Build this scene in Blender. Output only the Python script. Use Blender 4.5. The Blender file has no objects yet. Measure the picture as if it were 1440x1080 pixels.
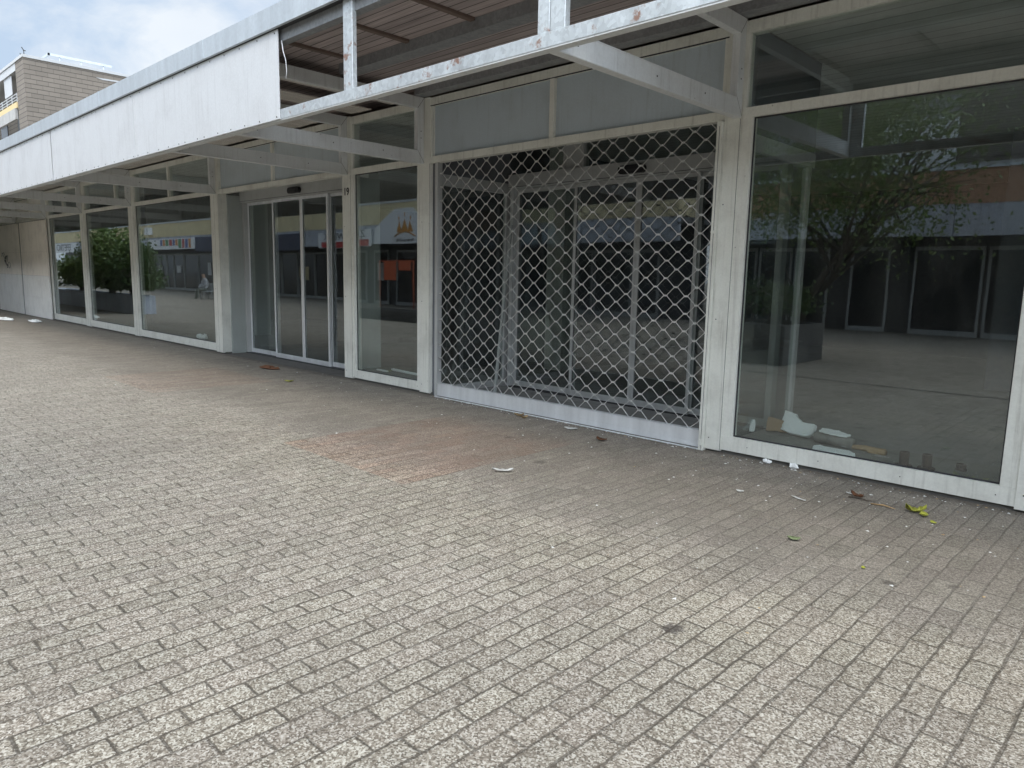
import bpy, bmesh, math, random
from mathutils import Vector, Matrix
random.seed(7)
R = math.radians
scene = bpy.context.scene
COL = scene.collection

# ------------------------------------------------------------------ materials
class NT:
    def __init__(s, name):
        s.m = bpy.data.materials.new(name); s.m.use_nodes = True
        s.t = s.m.node_tree; s.n = s.t.nodes; s.n.clear()
        s.out = s.n.new('ShaderNodeOutputMaterial')
        s._pos = None
    def node(s, typ, **kw):
        n = s.n.new(typ)
        for k, v in kw.items(): setattr(n, k, v)
        return n
    def link(s, a, b): s.t.links.new(a, b)
    def put(s, sock, v):
        if isinstance(v, bpy.types.NodeSocket): s.link(v, sock)
        elif isinstance(v, (tuple, list)) and len(v) == 3 and sock.type == 'RGBA': sock.default_value = (*v, 1)
        else: sock.default_value = v
    def pos(s):
        if s._pos is None:
            s._pos = s.node('ShaderNodeNewGeometry').outputs['Position']
        return s._pos
    def obj(s): return s.node('ShaderNodeTexCoord').outputs['Object']
    def math(s, op, a, b=0.0, c=0.0, clamp=False):
        n = s.node('ShaderNodeMath', operation=op); n.use_clamp = clamp
        s.put(n.inputs[0], a); s.put(n.inputs[1], b); s.put(n.inputs[2], c)
        return n.outputs[0]
    def sep(s, v):
        n = s.node('ShaderNodeSeparateXYZ'); s.put(n.inputs[0], v); return n.outputs
    def comb(s, x, y, z):
        n = s.node('ShaderNodeCombineXYZ')
        for i, v in enumerate((x, y, z)): s.put(n.inputs[i], v)
        return n.outputs[0]
    def scale(s, v, sc):
        n = s.node('ShaderNodeVectorMath', operation='MULTIPLY'); s.put(n.inputs[0], v); n.inputs[1].default_value = sc
        return n.outputs[0]
    def noise(s, v, sc, det=4, rough=.55, dist=0, out='Fac'):
        n = s.node('ShaderNodeTexNoise'); s.put(n.inputs['Vector'], v); n.inputs['Scale'].default_value = sc
        n.inputs['Detail'].default_value = det; n.inputs['Roughness'].default_value = rough; n.inputs['Distortion'].default_value = dist
        return n.outputs[out]
    def white(s, v):
        n = s.node('ShaderNodeTexWhiteNoise'); s.put(n.inputs['Vector'], v); return n.outputs['Value']
    def vor(s, v, sc, out='Distance', feature='F1'):
        n = s.node('ShaderNodeTexVoronoi', feature=feature); s.put(n.inputs['Vector'], v); n.inputs['Scale'].default_value = sc
        return n.outputs[out]
    def ramp(s, f, stops):
        n = s.node('ShaderNodeValToRGB'); s.put(n.inputs[0], f); e = n.color_ramp.elements
        while len(e) < len(stops): e.new(.5)
        for i, (p, c) in enumerate(stops):
            e[i].position = p; e[i].color = (c, c, c, 1) if not isinstance(c, (tuple, list)) else (*c, 1)
        return n.outputs[0]
    def smooth(s, v, a, b, t0=0.0, t1=1.0):
        n = s.node('ShaderNodeMapRange', interpolation_type='SMOOTHSTEP'); s.put(n.inputs[0], v)
        n.inputs[1].default_value = a; n.inputs[2].default_value = b; n.inputs[3].default_value = t0; n.inputs[4].default_value = t1
        return n.outputs[0]
    def mix(s, f, a, b, blend='MIX'):
        n = s.node('ShaderNodeMix', data_type='RGBA', blend_type=blend); n.clamp_factor = True
        s.put(n.inputs[0], f); s.put(n.inputs[6], a); s.put(n.inputs[7], b)
        return n.outputs[2]
    def bump(s, h, strength=.3, dist=.01):
        n = s.node('ShaderNodeBump'); n.inputs['Strength'].default_value = strength; n.inputs['Distance'].default_value = dist
        s.put(n.inputs['Height'], h); return n.outputs[0]
    def bsdf(s, col, rough=.6, metal=0.0, normal=None, spec=.5):
        n = s.node('ShaderNodeBsdfPrincipled')
        s.put(n.inputs['Base Color'], col); s.put(n.inputs['Roughness'], rough); s.put(n.inputs['Metallic'], metal)
        n.inputs['Specular IOR Level'].default_value = spec
        if normal is not None: s.link(normal, n.inputs['Normal'])
        s.link(n.outputs[0], s.out.inputs[0]); return n

def c3(c, k): return tuple(min(1, x * k) for x in c)

def paint(name, base, rough=.45, dirt=.35, dirt_col=(.16, .14, .11), speck=.5, metal=0.0):
    """weathered paint: blotches, vertical run marks, small chips"""
    t = NT(name); p = t.pos()
    blot = t.noise(p, 2.3, 6, .65)
    runs = t.noise(t.scale(p, (26, 26, 1.3)), 1.0, 4, .6)
    fine = t.noise(p, 60, 3, .6)
    m = t.math('MULTIPLY', t.smooth(blot, .42, .75), dirt * .75)
    m2 = t.math('MULTIPLY', t.smooth(runs, .5, .8), dirt)
    m = t.math('ADD', m, m2, clamp=True)
    col = t.mix(m, base, dirt_col)
    tone = t.math('MULTIPLY_ADD', t.math('SUBTRACT', fine, .5), .22, 1.0)
    col = t.mix(1.0, col, t.comb(tone, tone, tone), 'MULTIPLY')
    chips = t.math('MULTIPLY', t.smooth(t.vor(p, 9), .07, .045), t.smooth(t.noise(p, 3.1), .52, .6))
    col = t.mix(t.math('MULTIPLY', chips, speck), col, (.09, .07, .055))
    r = t.math('MULTIPLY_ADD', blot, .35, rough - .12)
    t.bsdf(col, r, metal, t.bump(fine, .12, .003)); return t.m

def plain(name, base, rough=.6, metal=0.0, var=.18, scale=14):
    t = NT(name); p = t.pos()
    n = t.noise(p, scale, 5, .6)
    k = t.math('MULTIPLY_ADD', t.math('SUBTRACT', n, .5), var * 2, 1.0)
    t.bsdf(t.mix(1.0, base, t.comb(k, k, k), 'MULTIPLY'), rough, metal, t.bump(n, .1, .004)); return t.m

def zinc(name, base, rough=.4, metal=.55, rust=0.0, spangle=.22):
    t = NT(name); p = t.pos()
    sp = t.vor(t.scale(p, (1, 1, 1)), 38, 'Color')
    k = t.math('MULTIPLY_ADD', t.sep(sp)[0], spangle, 1 - spangle * .6)
    st = t.noise(t.scale(p, (9, 9, 1.2)), 1.0, 4)
    k = t.math('MULTIPLY', k, t.math('MULTIPLY_ADD', st, .5, .74))
    col = t.mix(1.0, base, t.comb(k, k, k), 'MULTIPLY')
    if rust:
        r = t.math('MULTIPLY', t.smooth(t.noise(p, 6, 6, .7), .565, .66), rust)
        col = t.mix(r, col, (.30, .12, .055))
        wh = t.smooth(t.noise(p, 13, 5, .7), .58, .75)
        col = t.mix(t.math('MULTIPLY', wh, .5), col, (.72, .74, .74))
    t.bsdf(col, t.math('MULTIPLY_ADD', st, .3, rough - .1), metal, t.bump(st, .1, .004)); return t.m

def glass(name, tint=(.92, .95, .935), r0=.10, dust=.03):
    """float glass: reflection rises with the angle on both faces, the rest passes straight through, a little dust on top"""
    t = NT(name)
    g = t.node('ShaderNodeNewGeometry')
    d = t.node('ShaderNodeVectorMath', operation='DOT_PRODUCT'); t.link(g.outputs['Incoming'], d.inputs[0]); t.link(g.outputs['Normal'], d.inputs[1])
    cos = t.math('ABSOLUTE', d.outputs['Value'])
    f = t.math('MULTIPLY_ADD', t.math('POWER', t.math('SUBTRACT', 1.0, cos), 5.0), 1 - r0, r0)
    tr = t.node('ShaderNodeBsdfTransparent'); tr.inputs[0].default_value = (*tint, 1)
    gl = t.node('ShaderNodeBsdfGlossy'); gl.inputs['Roughness'].default_value = .012; gl.inputs[0].default_value = (.90, .96, 1.0, 1)
    wav = t.noise(t.pos(), 1.1, 2, .5)
    t.link(t.bump(wav, .025, .02), gl.inputs['Normal'])
    m1 = t.node('ShaderNodeMixShader'); t.put(m1.inputs[0], f); t.link(tr.outputs[0], m1.inputs[1]); t.link(gl.outputs[0], m1.inputs[2])
    df = t.node('ShaderNodeBsdfDiffuse'); df.inputs[0].default_value = (.42, .42, .38, 1)
    p = t.pos()
    sm = t.noise(t.scale(p, (3, 3, .9)), 1.6, 6, .7)
    low = t.smooth(t.sep(p)[2], .9, .1, .0, .6)
    dd = t.math('MULTIPLY', t.math('ADD', t.smooth(sm, .35, .8), low), dust)
    sp = t.math('MULTIPLY', t.smooth(t.vor(p, 24), .05, .03), .25)
    dd = t.math('ADD', dd, t.math('MULTIPLY', sp, t.smooth(t.noise(p, 2.0), .5, .62)), clamp=True)
    m2 = t.node('ShaderNodeMixShader'); t.put(m2.inputs[0], dd); t.link(m1.outputs[0], m2.inputs[1]); t.link(df.outputs[0], m2.inputs[2])
    t.link(m2.outputs[0], t.out.inputs[0]); return t.m

def boards(name, base, axis='X', width=.14, rough=.7, var=.35, gap=.06, dark=(.02, .018, .016)):
    """wood or metal boards; axis = the direction the boards run"""
    t = NT(name); x, y, z = t.sep(t.pos())
    u, v = (y, x) if axis == 'X' else (x, y)
    r = t.math('DIVIDE', u, width); row = t.math('FLOOR', r); fr = t.math('FRACT', r)
    e = t.math('MINIMUM', fr, t.math('SUBTRACT', 1.0, fr))
    j = t.smooth(e, gap * .35, gap, 1.0, 0.0)
    rnd = t.white(t.comb(row, 3.0, 1.0))
    sv = t.comb(t.math('MULTIPLY', v, 1.4), t.math('MULTIPLY', u, 34.0), t.math('MULTIPLY', row, 7.31))
    grain = t.noise(sv, 1.0, 5, .65)
    st = t.noise(t.pos(), 1.3, 5, .6)
    k = t.math('MULTIPLY_ADD', t.math('SUBTRACT', rnd, .5), var, 1.0)
    k = t.math('MULTIPLY', k, t.math('MULTIPLY_ADD', t.math('SUBTRACT', grain, .5), var * 2.2, 1.0))
    k = t.math('MULTIPLY', k, t.math('MULTIPLY_ADD', st, .7, .65))
    col = t.mix(1.0, base, t.comb(k, k, k), 'MULTIPLY')
    col = t.mix(j, col, dark)
    h = t.math('ADD', t.math('MULTIPLY', grain, .25), t.math('SUBTRACT', 1.0, j))
    t.bsdf(col, rough, 0, t.bump(h, .4, .006)); return t.m

def tiles(name, base, u_axis='Y', w=.62, hgt=.27, var=.16, joint=.02, jcol=(.05, .045, .04)):
    t = NT(name); x, y, z = t.sep(t.pos())
    a = t.math('ADD', x, y)
    r = t.math('DIVIDE', z, hgt); row = t.math('FLOOR', r); fv = t.math('FRACT', r)
    u = t.math('ADD', t.math('DIVIDE', a, w), t.math('MULTIPLY', t.math('MODULO', row, 2.0), .5)); fu = t.math('FRACT', u)
    ev = t.math('MULTIPLY', t.math('MINIMUM', fv, t.math('SUBTRACT', 1.0, fv)), hgt)
    eu = t.math('MULTIPLY', t.math('MINIMUM', fu, t.math('SUBTRACT', 1.0, fu)), w)
    j = t.math('MAXIMUM', t.smooth(ev, joint * .5, joint, 1.0, 0.0), t.math('MULTIPLY', t.smooth(eu, joint * .3, joint * .7, 1.0, 0.0), .55))
    rnd = t.white(t.comb(t.math('FLOOR', u), row, 2.0))
    k = t.math('MULTIPLY_ADD', t.math('SUBTRACT', rnd, .5), var, 1.0)
    n = t.noise(t.pos(), .5, 6, .65)
    k = t.math('MULTIPLY', k, t.math('MULTIPLY_ADD', n, .5, .75))
    col = t.mix(j, t.mix(1.0, base, t.comb(k, k, k), 'MULTIPLY'), jcol)
    t.bsdf(col, .8, 0, t.bump(t.math('SUBTRACT', 1.0, j), .5, .01)); return t.m

def concrete(name, base, rough=.85):
    t = NT(name); p = t.pos()
    a = t.noise(p, 1.2, 8, .7); b = t.noise(p, 24, 4, .6); st = t.noise(t.scale(p, (6, 6, .7)), 1.0, 5)
    k = t.math('MULTIPLY', t.math('MULTIPLY_ADD', a, .8, .6), t.math('MULTIPLY_ADD', b, .3, .85))
    k = t.math('MULTIPLY', k, t.math('MULTIPLY_ADD', t.smooth(st, .5, .8), -.35, 1.0))
    t.bsdf(t.mix(1.0, base, t.comb(k, k, k), 'MULTIPLY'), rough, 0, t.bump(b, .25, .005)); return t.m

def paving(name):
    t = NT(name); p = t.pos()
    W, L = .1127, .2375
    wob = t.node('ShaderNodeTexNoise'); t.put(wob.inputs['Vector'], p); wob.inputs['Scale'].default_value = 5.0; wob.inputs['Detail'].default_value = 2
    wx, wy, _ = t.sep(wob.outputs['Color'])
    fw = t.node('ShaderNodeTexNoise'); t.put(fw.inputs['Vector'], p); fw.inputs['Scale'].default_value = 55.0; fw.inputs['Detail'].default_value = 2
    gx, gy, _ = t.sep(fw.outputs['Color'])
    x, y, z = t.sep(p)
    sx = t.math('ADD', t.math('ADD', x, t.math('MULTIPLY', t.math('SUBTRACT', wx, .5), .020)), t.math('MULTIPLY', t.math('SUBTRACT', gx, .5), .007))
    sy = t.math('ADD', t.math('ADD', y, t.math('MULTIPLY', t.math('SUBTRACT', wy, .5), .03)), t.math('MULTIPLY', t.math('SUBTRACT', gy, .5), .007))
    r = t.math('DIVIDE', sx, W); row = t.math('FLOOR', r); fv = t.math('FRACT', r)
    off = t.math('ADD', t.math('MULTIPLY', t.math('FLOORED_MODULO', row, 2.0), .5), t.math('MULTIPLY', t.white(t.comb(row, 1.0, 5.0)), .16))
    u = t.math('ADD', t.math('DIVIDE', sy, L), off); fu = t.math('FRACT', u); cell = t.math('FLOOR', u)
    ev = t.math('MULTIPLY', t.math('MINIMUM', fv, t.math('SUBTRACT', 1.0, fv)), W)
    eu = t.math('MULTIPLY', t.math('MINIMUM', fu, t.math('SUBTRACT', 1.0, fu)), L)
    idv = t.comb(row, cell, 0.0)
    rnd = t.white(idv); rnd2 = t.white(t.comb(row, cell, 9.0)); rnd3 = t.white(t.comb(cell, row, 4.0))
    # joints differ in width from stone to stone
    jw = t.math('MULTIPLY_ADD', rnd2, .0028, .0026)
    e = t.math('MINIMUM', ev, eu)
    jw = t.math('ADD', jw, t.math('MULTIPLY', t.smooth(t.noise(p, 22, 3, .6), .58, .74), .006))
    jd = t.math('SUBTRACT', e, jw)
    joint = t.smooth(jd, -.0006, .0028, 1.0, 0.0)
    roundness = t.smooth(e, .0, .014)
    # zones: rain-washed outside the drip line, dirty and smooth under the canopy
    zn = t.noise(p, .75, 5, .6)
    yy = t.math('ADD', y, t.math('MULTIPLY', t.math('SUBTRACT', zn, .5), 1.5))
    under = t.math('MULTIPLY', t.smooth(yy, -2.75, -1.75), t.smooth(y, 3.0, 1.0))
    # exposed aggregate
    ag = t.vor(p, 150, 'Color'); agv, agw, _ = t.sep(ag)
    ag2 = t.noise(p, 180, 3, .75)
    grain = t.math('ADD', t.math('MULTIPLY', agv, .55), t.math('MULTIPLY', ag2, .45))
    washed = t.ramp(grain, [(.22, (.095, .079, .062)), (.42, (.222, .193, .154)), (.57, (.338, .304, .25)), (.76, (.56, .528, .46))])
    warm = t.mix(t.math('MULTIPLY', agw, .15), washed, (.31, .24, .18))
    dirty = t.ramp(grain, [(.22, (.145, .127, .103)), (.5, (.228, .203, .168)), (.78, (.35, .317, .267))])
    col = t.mix(under, warm, dirty)
    tone = t.math('MULTIPLY_ADD', t.math('SUBTRACT', rnd, .5), .20, 1.0)
    col = t.mix(1.0, col, t.comb(tone, t.math('MULTIPLY_ADD', t.math('SUBTRACT', rnd3, .5), .02, tone), tone), 'MULTIPLY')
    # red stones in two rectangles before the entrances
    def rect(x0, x1, y0, y1):
        cx = t.math('MULTIPLY', t.math('ADD', row, .5), W); cy = sy
        a = t.math('MULTIPLY', t.math('GREATER_THAN', cx, x0), t.math('LESS_THAN', cx, x1))
        b = t.math('MULTIPLY', t.math('GREATER_THAN', cy, y0), t.math('LESS_THAN', cy, y1))
        return t.math('MULTIPLY', a, b)
    red = t.math('MAXIMUM', rect(-5.93, -4.17, -2.72, -.55), t.math('MULTIPLY', rect(-11.4, -9.5, -2.6, -.95), .6))
    redc = t.mix(1.0, col, (1.0, .79, .725), 'MULTIPLY')
    fade = t.math('MULTIPLY', t.math('MULTIPLY_ADD', rnd2, .35, .38), t.smooth(y, -.4, -1.3))
    col = t.mix(t.math('MULTIPLY', red, fade), col, redc)
    # sand: sky light through the open fascia, painted as a paler strip; big stains
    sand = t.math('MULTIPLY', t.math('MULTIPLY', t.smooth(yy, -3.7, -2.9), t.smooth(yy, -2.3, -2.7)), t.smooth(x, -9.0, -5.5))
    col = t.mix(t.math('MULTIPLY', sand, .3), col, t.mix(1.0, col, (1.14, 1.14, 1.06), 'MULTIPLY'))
    big = t.noise(p, .45, 6, .62)
    k = t.math('MULTIPLY_ADD', big, .45, .78)
    blot = t.math('MULTIPLY', t.smooth(t.noise(p, 3.2, 6, .72), .60, .74), t.math('MULTIPLY_ADD', under, .45, .1))
    k = t.math('MULTIPLY', k, t.math('SUBTRACT', 1.0, t.math('MULTIPLY', blot, .55)))
    col = t.mix(1.0, col, t.comb(k, k, k), 'MULTIPLY')
    gum = t.math('MULTIPLY', t.smooth(t.vor(p, 2.1), .045, .03), t.smooth(t.noise(p, .8), .46, .52))
    col = t.mix(t.math('MULTIPLY', gum, .45), col, (.10, .092, .082))
    # a few named stains seen in the photograph
    for sx0, sy0, rad in ((-1.57, -3.21, .065), (-1.05, -1.95, .04), (-.80, -1.75, .035), (-4.77, -1.0, .06), (-3.93, -1.47, .07)):
        dx = t.math('SUBTRACT', x, sx0); dy = t.math('SUBTRACT', y, sy0)
        dd = t.math('SQRT', t.math('ADD', t.math('MULTIPLY', dx, dx), t.math('MULTIPLY', dy, dy)))
        dd = t.math('ADD', dd, t.math('MULTIPLY', t.math('SUBTRACT', t.noise(p, 26, 5, .75), .5), rad * 2.2))
        col = t.mix(t.smooth(dd, rad * .4, rad, .8 if rad == .065 else .5, 0.0), col, (.055, .045, .042))
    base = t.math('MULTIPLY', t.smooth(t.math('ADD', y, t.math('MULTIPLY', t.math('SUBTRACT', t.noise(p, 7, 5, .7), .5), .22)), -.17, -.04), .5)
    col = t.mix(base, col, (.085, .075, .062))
    # joints: dark earth, in places filled with pale sand under the canopy
    pale = t.math('MULTIPLY', t.math('MULTIPLY', under, t.smooth(t.noise(p, 1.6, 4), .52, .62)), t.math('GREATER_THAN', ev, eu))
    jcol = t.mix(t.math('MULTIPLY', pale, .8), t.mix(under, (.075, .063, .049), (.11, .098, .083)), (.42, .40, .36))
    jamt = t.math('MULTIPLY', joint, t.math('MULTIPLY_ADD', under, -.40, t.math('MULTIPLY_ADD', rnd3, .36, .48)))
    col = t.mix(jamt, col, jcol)
    h = t.math('ADD', t.math('MULTIPLY', roundness, .7), t.math('MULTIPLY', t.math('SUBTRACT', 1.0, joint), .5))
    h = t.math('ADD', h, t.math('MULTIPLY', grain, t.math('MULTIPLY_ADD', under, -.22, .42)))
    h = t.math('ADD', h, t.math('MULTIPLY', rnd, .35))
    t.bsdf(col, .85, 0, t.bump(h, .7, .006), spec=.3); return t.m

def leafmat(name, a, b):
    t = NT(name)
    i = t.node('ShaderNodeNewGeometry').outputs['Random Per Island']
    col = t.mix(i, a, b)
    p = t.bsdf(col, .55, 0)
    tr = t.node('ShaderNodeBsdfTranslucent'); t.put(tr.inputs[0], t.mix(.5, col, (.12, .16, .03)))
    m = t.node('ShaderNodeMixShader'); m.inputs[0].default_value = .25
    t.link(p.outputs[0], m.inputs[1]); t.link(tr.outputs[0], m.inputs[2]); t.link(m.outputs[0], t.out.inputs[0])
    return t.m

M = {}
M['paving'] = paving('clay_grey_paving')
M['cream'] = paint('weathered_cream_white_paint', (.76, .765, .70), .42, .34)
M['truss'] = paint('weathered_grey_white_paint', (.68, .70, .70), .42, .24)
M['panel'] = paint('white_coated_sheet', (.68, .695, .71), .38, .24, (.33, .32, .32), .0)
M['screw'] = plain('dark_screw_metal', (.035, .033, .03), .5, .4)
M['coping'] = zinc('bluish_zinc_coping', (.60, .65, .69), .42, .35, spangle=.07)
M['galv'] = zinc('galvanised_rail', (.66, .70, .72), .38, .45, rust=.8)
M['galvd'] = zinc('dull_galvanised_purlin', (.30, .31, .32), .55, .3)
M['deck'] = boards('brown_roof_boards', (.46, .395, .385), 'X', .11, .75, .55)
M['batten'] = plain('brown_batten_wood', (.16, .115, .095), .75)
M['slat'] = boards('painted_soffit_slats', (.70, .66, .61), 'Y', .05, .6, .14, .10, (.12, .11, .10))
M['ceil'] = boards('white_ceiling_boards', (.86, .86, .83), 'X', .19, .55, .06, .03, (.16, .16, .15))
M['glass'] = glass('shop_glass')
M['glassd'] = glass('door_glass', (.84, .87, .86), .09, .03)
M['spandrel'] = paint('grey_spandrel_glass', (.50, .57, .61), .13, .22, (.26, .25, .22), .0)
M['alu'] = zinc('satin_aluminium', (.78, .80, .81), .36, .35, spangle=.03)
M['alud'] = paint('grey_door_aluminium', (.46, .47, .46), .4, .2)
M['lattice'] = zinc('steel_lattice', (.60, .60, .58), .4, .4)
M['dark'] = plain('black_plastic', (.014, .014, .016), .35)
M['rubber'] = plain('dark_gasket', (.03, .03, .032), .6)
M['jamb'] = paint('grey_jamb_sheet', (.38, .41, .39), .5, .2)
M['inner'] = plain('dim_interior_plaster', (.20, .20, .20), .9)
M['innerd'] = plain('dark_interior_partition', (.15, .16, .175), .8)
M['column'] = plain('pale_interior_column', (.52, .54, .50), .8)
M['floor'] = concrete('interior_screed', (.27, .265, .25))
M['ledge'] = concrete('window_ledge_screed', (.25, .24, .215))
M['plinth'] = concrete('dark_plinth_concrete', (.12, .115, .105))
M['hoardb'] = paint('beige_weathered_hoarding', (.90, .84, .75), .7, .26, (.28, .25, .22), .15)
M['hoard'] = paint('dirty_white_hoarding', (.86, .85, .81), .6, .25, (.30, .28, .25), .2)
M['roof'] = plain('roof_gravel', (.22, .21, .20), .95)
M['tile'] = tiles('brown_cladding_tiles', (.215, .185, .152))
M['white'] = paint('white_render', (.52, .53, .53), .7, .2, (.35, .33, .3), 0)
M['yellow'] = plain('pale_yellow_render', (.66, .52, .28), .8)
M['conc'] = concrete('parapet_concrete', (.42, .41, .39))
M['band'] = concrete('sand_coloured_render', (.74, .64, .40))
M['bandr'] = concrete('rust_brown_render', (.46, .27, .17))
M['fasc'] = concrete('grey_blue_fascia', (.48, .51, .57))
M['upper'] = tiles('dark_brown_shingle', (.17, .145, .13), 'X', .9, .35)
M['shop'] = plain('dark_shopfront', (.035, .036, .042), .4)
M['shopg'] = plain('shop_window_pane', (.02, .022, .028), .12)
M['signw'] = plain('white_sign_sheet', (.84, .86, .88), .5, 0, .06)
M['signr'] = plain('red_sign_sheet', (.55, .05, .05), .5, 0, .06)
M['signb'] = plain('navy_sign_sheet', (.045, .055, .10), .5, 0, .06)
M['ink'] = plain('black_lettering', (.02, .02, .022), .5)
M['gold'] = plain('amber_emblem', (.62, .30, .07), .5)
M['red'] = plain('orange_red_cloth', (.62, .13, .05), .8)
M['stripe0'] = plain('sign_stripe_blue', (.06, .12, .35), .5); M['stripe1'] = plain('sign_stripe_orange', (.65, .25, .05), .5)
M['stripe2'] = plain('sign_stripe_green', (.08, .28, .12), .5); M['stripe3'] = plain('sign_stripe_red', (.5, .06, .06), .5)
M['bark'] = plain('grey_brown_bark', (.085, .068, .052), .9, 0, .4, 30)
M['leaf'] = leafmat('leaf_green', (.06, .115, .025), (.20, .26, .075))
M['leafd'] = leafmat('leaf_deep_green', (.03, .07, .018), (.09, .14, .04))
M['styro'] = plain('white_foam', (.86, .88, .86), .85, 0, .10, 60)
M['card'] = plain('brown_cardboard', (.30, .20, .11), .9, 0, .2, 40)
M['wood'] = plain('split_pine', (.42, .28, .14), .8, 0, .3, 40)
M['rust'] = plain('rusty_iron', (.075, .05, .04), .85, .2, .4, 60)
M['paper'] = plain('white_paper', (.75, .75, .72), .9, 0, .1, 50)
M['ygreen'] = plain('yellow_green_leaf', (.45, .47, .07), .6, 0, .4, 60)
M['greenl'] = plain('green_leaf', (.27, .33, .17), .6, 0, .4, 60)
M['brownl'] = plain('dry_brown_leaf', (.15, .065, .03), .8, 0, .4, 60)
M['tan'] = plain('tan_leaf', (.42, .30, .16), .8, 0, .4, 60)
M['skin'] = plain('skin', (.42, .27, .20), .6); M['cloth'] = plain('pale_shirt', (.55, .55, .54), .9); M['trous'] = plain('grey_green_trousers', (.18, .19, .16), .9)
M['blind'] = boards('white_roller_shutter', (.68, .69, .70), 'X', .05, .6, .05, .1, (.3, .3, .3))

# ------------------------------------------------------------------ mesh helpers
class MB:
    def __init__(s): s.v = []; s.f = []; s.mi = []; s.sm = []
    def add(s, vs, fs, m=0, smooth=False):
        b = len(s.v); s.v += [tuple(v) for v in vs]
        for f in fs: s.f.append(tuple(b + i for i in f)); s.mi.append(m); s.sm.append(smooth)
        return s
    def box(s, x0, x1, y0, y1, z0, z1, m=0):
        return s.add([(x0, y0, z0), (x1, y0, z0), (x1, y1, z0), (x0, y1, z0), (x0, y0, z1), (x1, y0, z1), (x1, y1, z1), (x0, y1, z1)],
                     [(0, 3, 2, 1), (4, 5, 6, 7), (0, 1, 5, 4), (1, 2, 6, 5), (2, 3, 7, 6), (3, 0, 4, 7)], m)
    def prism(s, poly, y0, y1, m=0):
        """poly in (x, z), extruded along y"""
        n = len(poly)
        vs = [(x, y0, z) for x, z in poly] + [(x, y1, z) for x, z in poly]
        fs = [tuple(range(n - 1, -1, -1)), tuple(range(n, 2 * n))] + [(i, (i + 1) % n, n + (i + 1) % n, n + i) for i in range(n)]
        return s.add(vs, fs, m)
    def tube(s, pts, r, n=6, m=0, smooth=True, caps=True):
        pts = [Vector(p) for p in pts]; rs = r if isinstance(r, (list, tuple)) else [r] * len(pts)
        vs = []; N = len(pts)
        for i, p in enumerate(pts):
            d = (pts[min(i + 1, N - 1)] - pts[max(i - 1, 0)]).normalized()
            a = Vector((0, 0, 1)) if abs(d.z) < .9 else Vector((0, 1, 0))
            e1 = d.cross(a).normalized(); e2 = d.cross(e1)
            for k in range(n):
                w = 2 * math.pi * k / n + math.pi / n
                vs.append(p + (e1 * math.cos(w) + e2 * math.sin(w)) * rs[i])
        fs = [(i * n + k, i * n + (k + 1) % n, (i + 1) * n + (k + 1) % n, (i + 1) * n + k) for i in range(N - 1) for k in range(n)]
        if caps: fs += [tuple(range(n)), tuple(range((N - 1) * n, N * n))]
        return s.add(vs, fs, m, smooth)
    def build(s, name, mats, parent=None, loc=None):
        me = bpy.data.meshes.new(name); me.from_pydata(s.v, [], s.f)
        for m in (mats if isinstance(mats, (list, tuple)) else [mats]): me.materials.append(m)
        me.polygons.foreach_set('material_index', s.mi); me.polygons.foreach_set('use_smooth', s.sm)
        bm = bmesh.new(); bm.from_mesh(me); bmesh.ops.recalc_face_normals(bm, faces=bm.faces); bm.to_mesh(me); bm.free()
        me.update()
        o = bpy.data.objects.new(name, me); COL.objects.link(o)
        if parent is not None: o.parent = parent
        if loc is not None: o.location = loc
        return o

def tag(o, label=None, cat=None, group=None, kind=None):
    for k, v in (('label', label), ('category', cat), ('group', group), ('kind', kind)):
        if v: o[k] = v
    return o
def empty(name, label, cat, group=None, loc=(0, 0, 0)):
    o = bpy.data.objects.new(name, None); COL.objects.link(o); o.location = loc; o.empty_display_size = .2
    return tag(o, label, cat, group)
def bevel(o, w=.004, seg=1):
    m = o.modifiers.new('edge', 'BEVEL'); m.width = w; m.segments = seg; m.limit_method = 'ANGLE'; m.angle_limit = R(40)
    return o
def text(name, s, size, mat, loc, rot, parent=None, ext=.004, align='CENTER', sx=1.0):
    c = bpy.data.curves.new(name, 'FONT'); c.body = s; c.size = size; c.extrude = ext; c.offset = .003 if size < .2 else .0; c.align_x = align; c.align_y = 'CENTER'
    c.materials.append(mat)
    tmp = bpy.data.objects.new(name, c); COL.objects.link(tmp); bpy.context.view_layer.update()
    me = bpy.data.meshes.new_from_object(tmp.evaluated_get(bpy.context.evaluated_depsgraph_get())); bpy.data.objects.remove(tmp)
    o = bpy.data.objects.new(name, me); COL.objects.link(o); o.location = loc; o.rotation_euler = rot; o.scale = (sx, 1, 1)
    if parent is not None: o.parent = parent
    return o

# ------------------------------------------------------------------ setting
g = MB(); g.add([(-300, -300, 0), (300, -300, 0), (300, 300, 0), (-300, 300, 0)], [(0, 1, 2, 3)])
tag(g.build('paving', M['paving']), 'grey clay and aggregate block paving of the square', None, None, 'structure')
d = MB(); d.box(-60, 40, -5.80, -5.765, -.02, .004)
tag(d.build('drain_channel', M['rubber']), 'thin dark drain slot across the paved square', None, None, 'structure')

# ------------------------------------------------------------------ the shop pavilion
shop = empty('shop_pavilion', 'long single-storey glazed shop building with white canopy, partly stripped', 'building')
TR, TT = 2.915, 2.995           # transom bottom and top
FT0, FT1 = 3.595, 3.69          # top frame
YF = -2.475                     # canopy front

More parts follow.
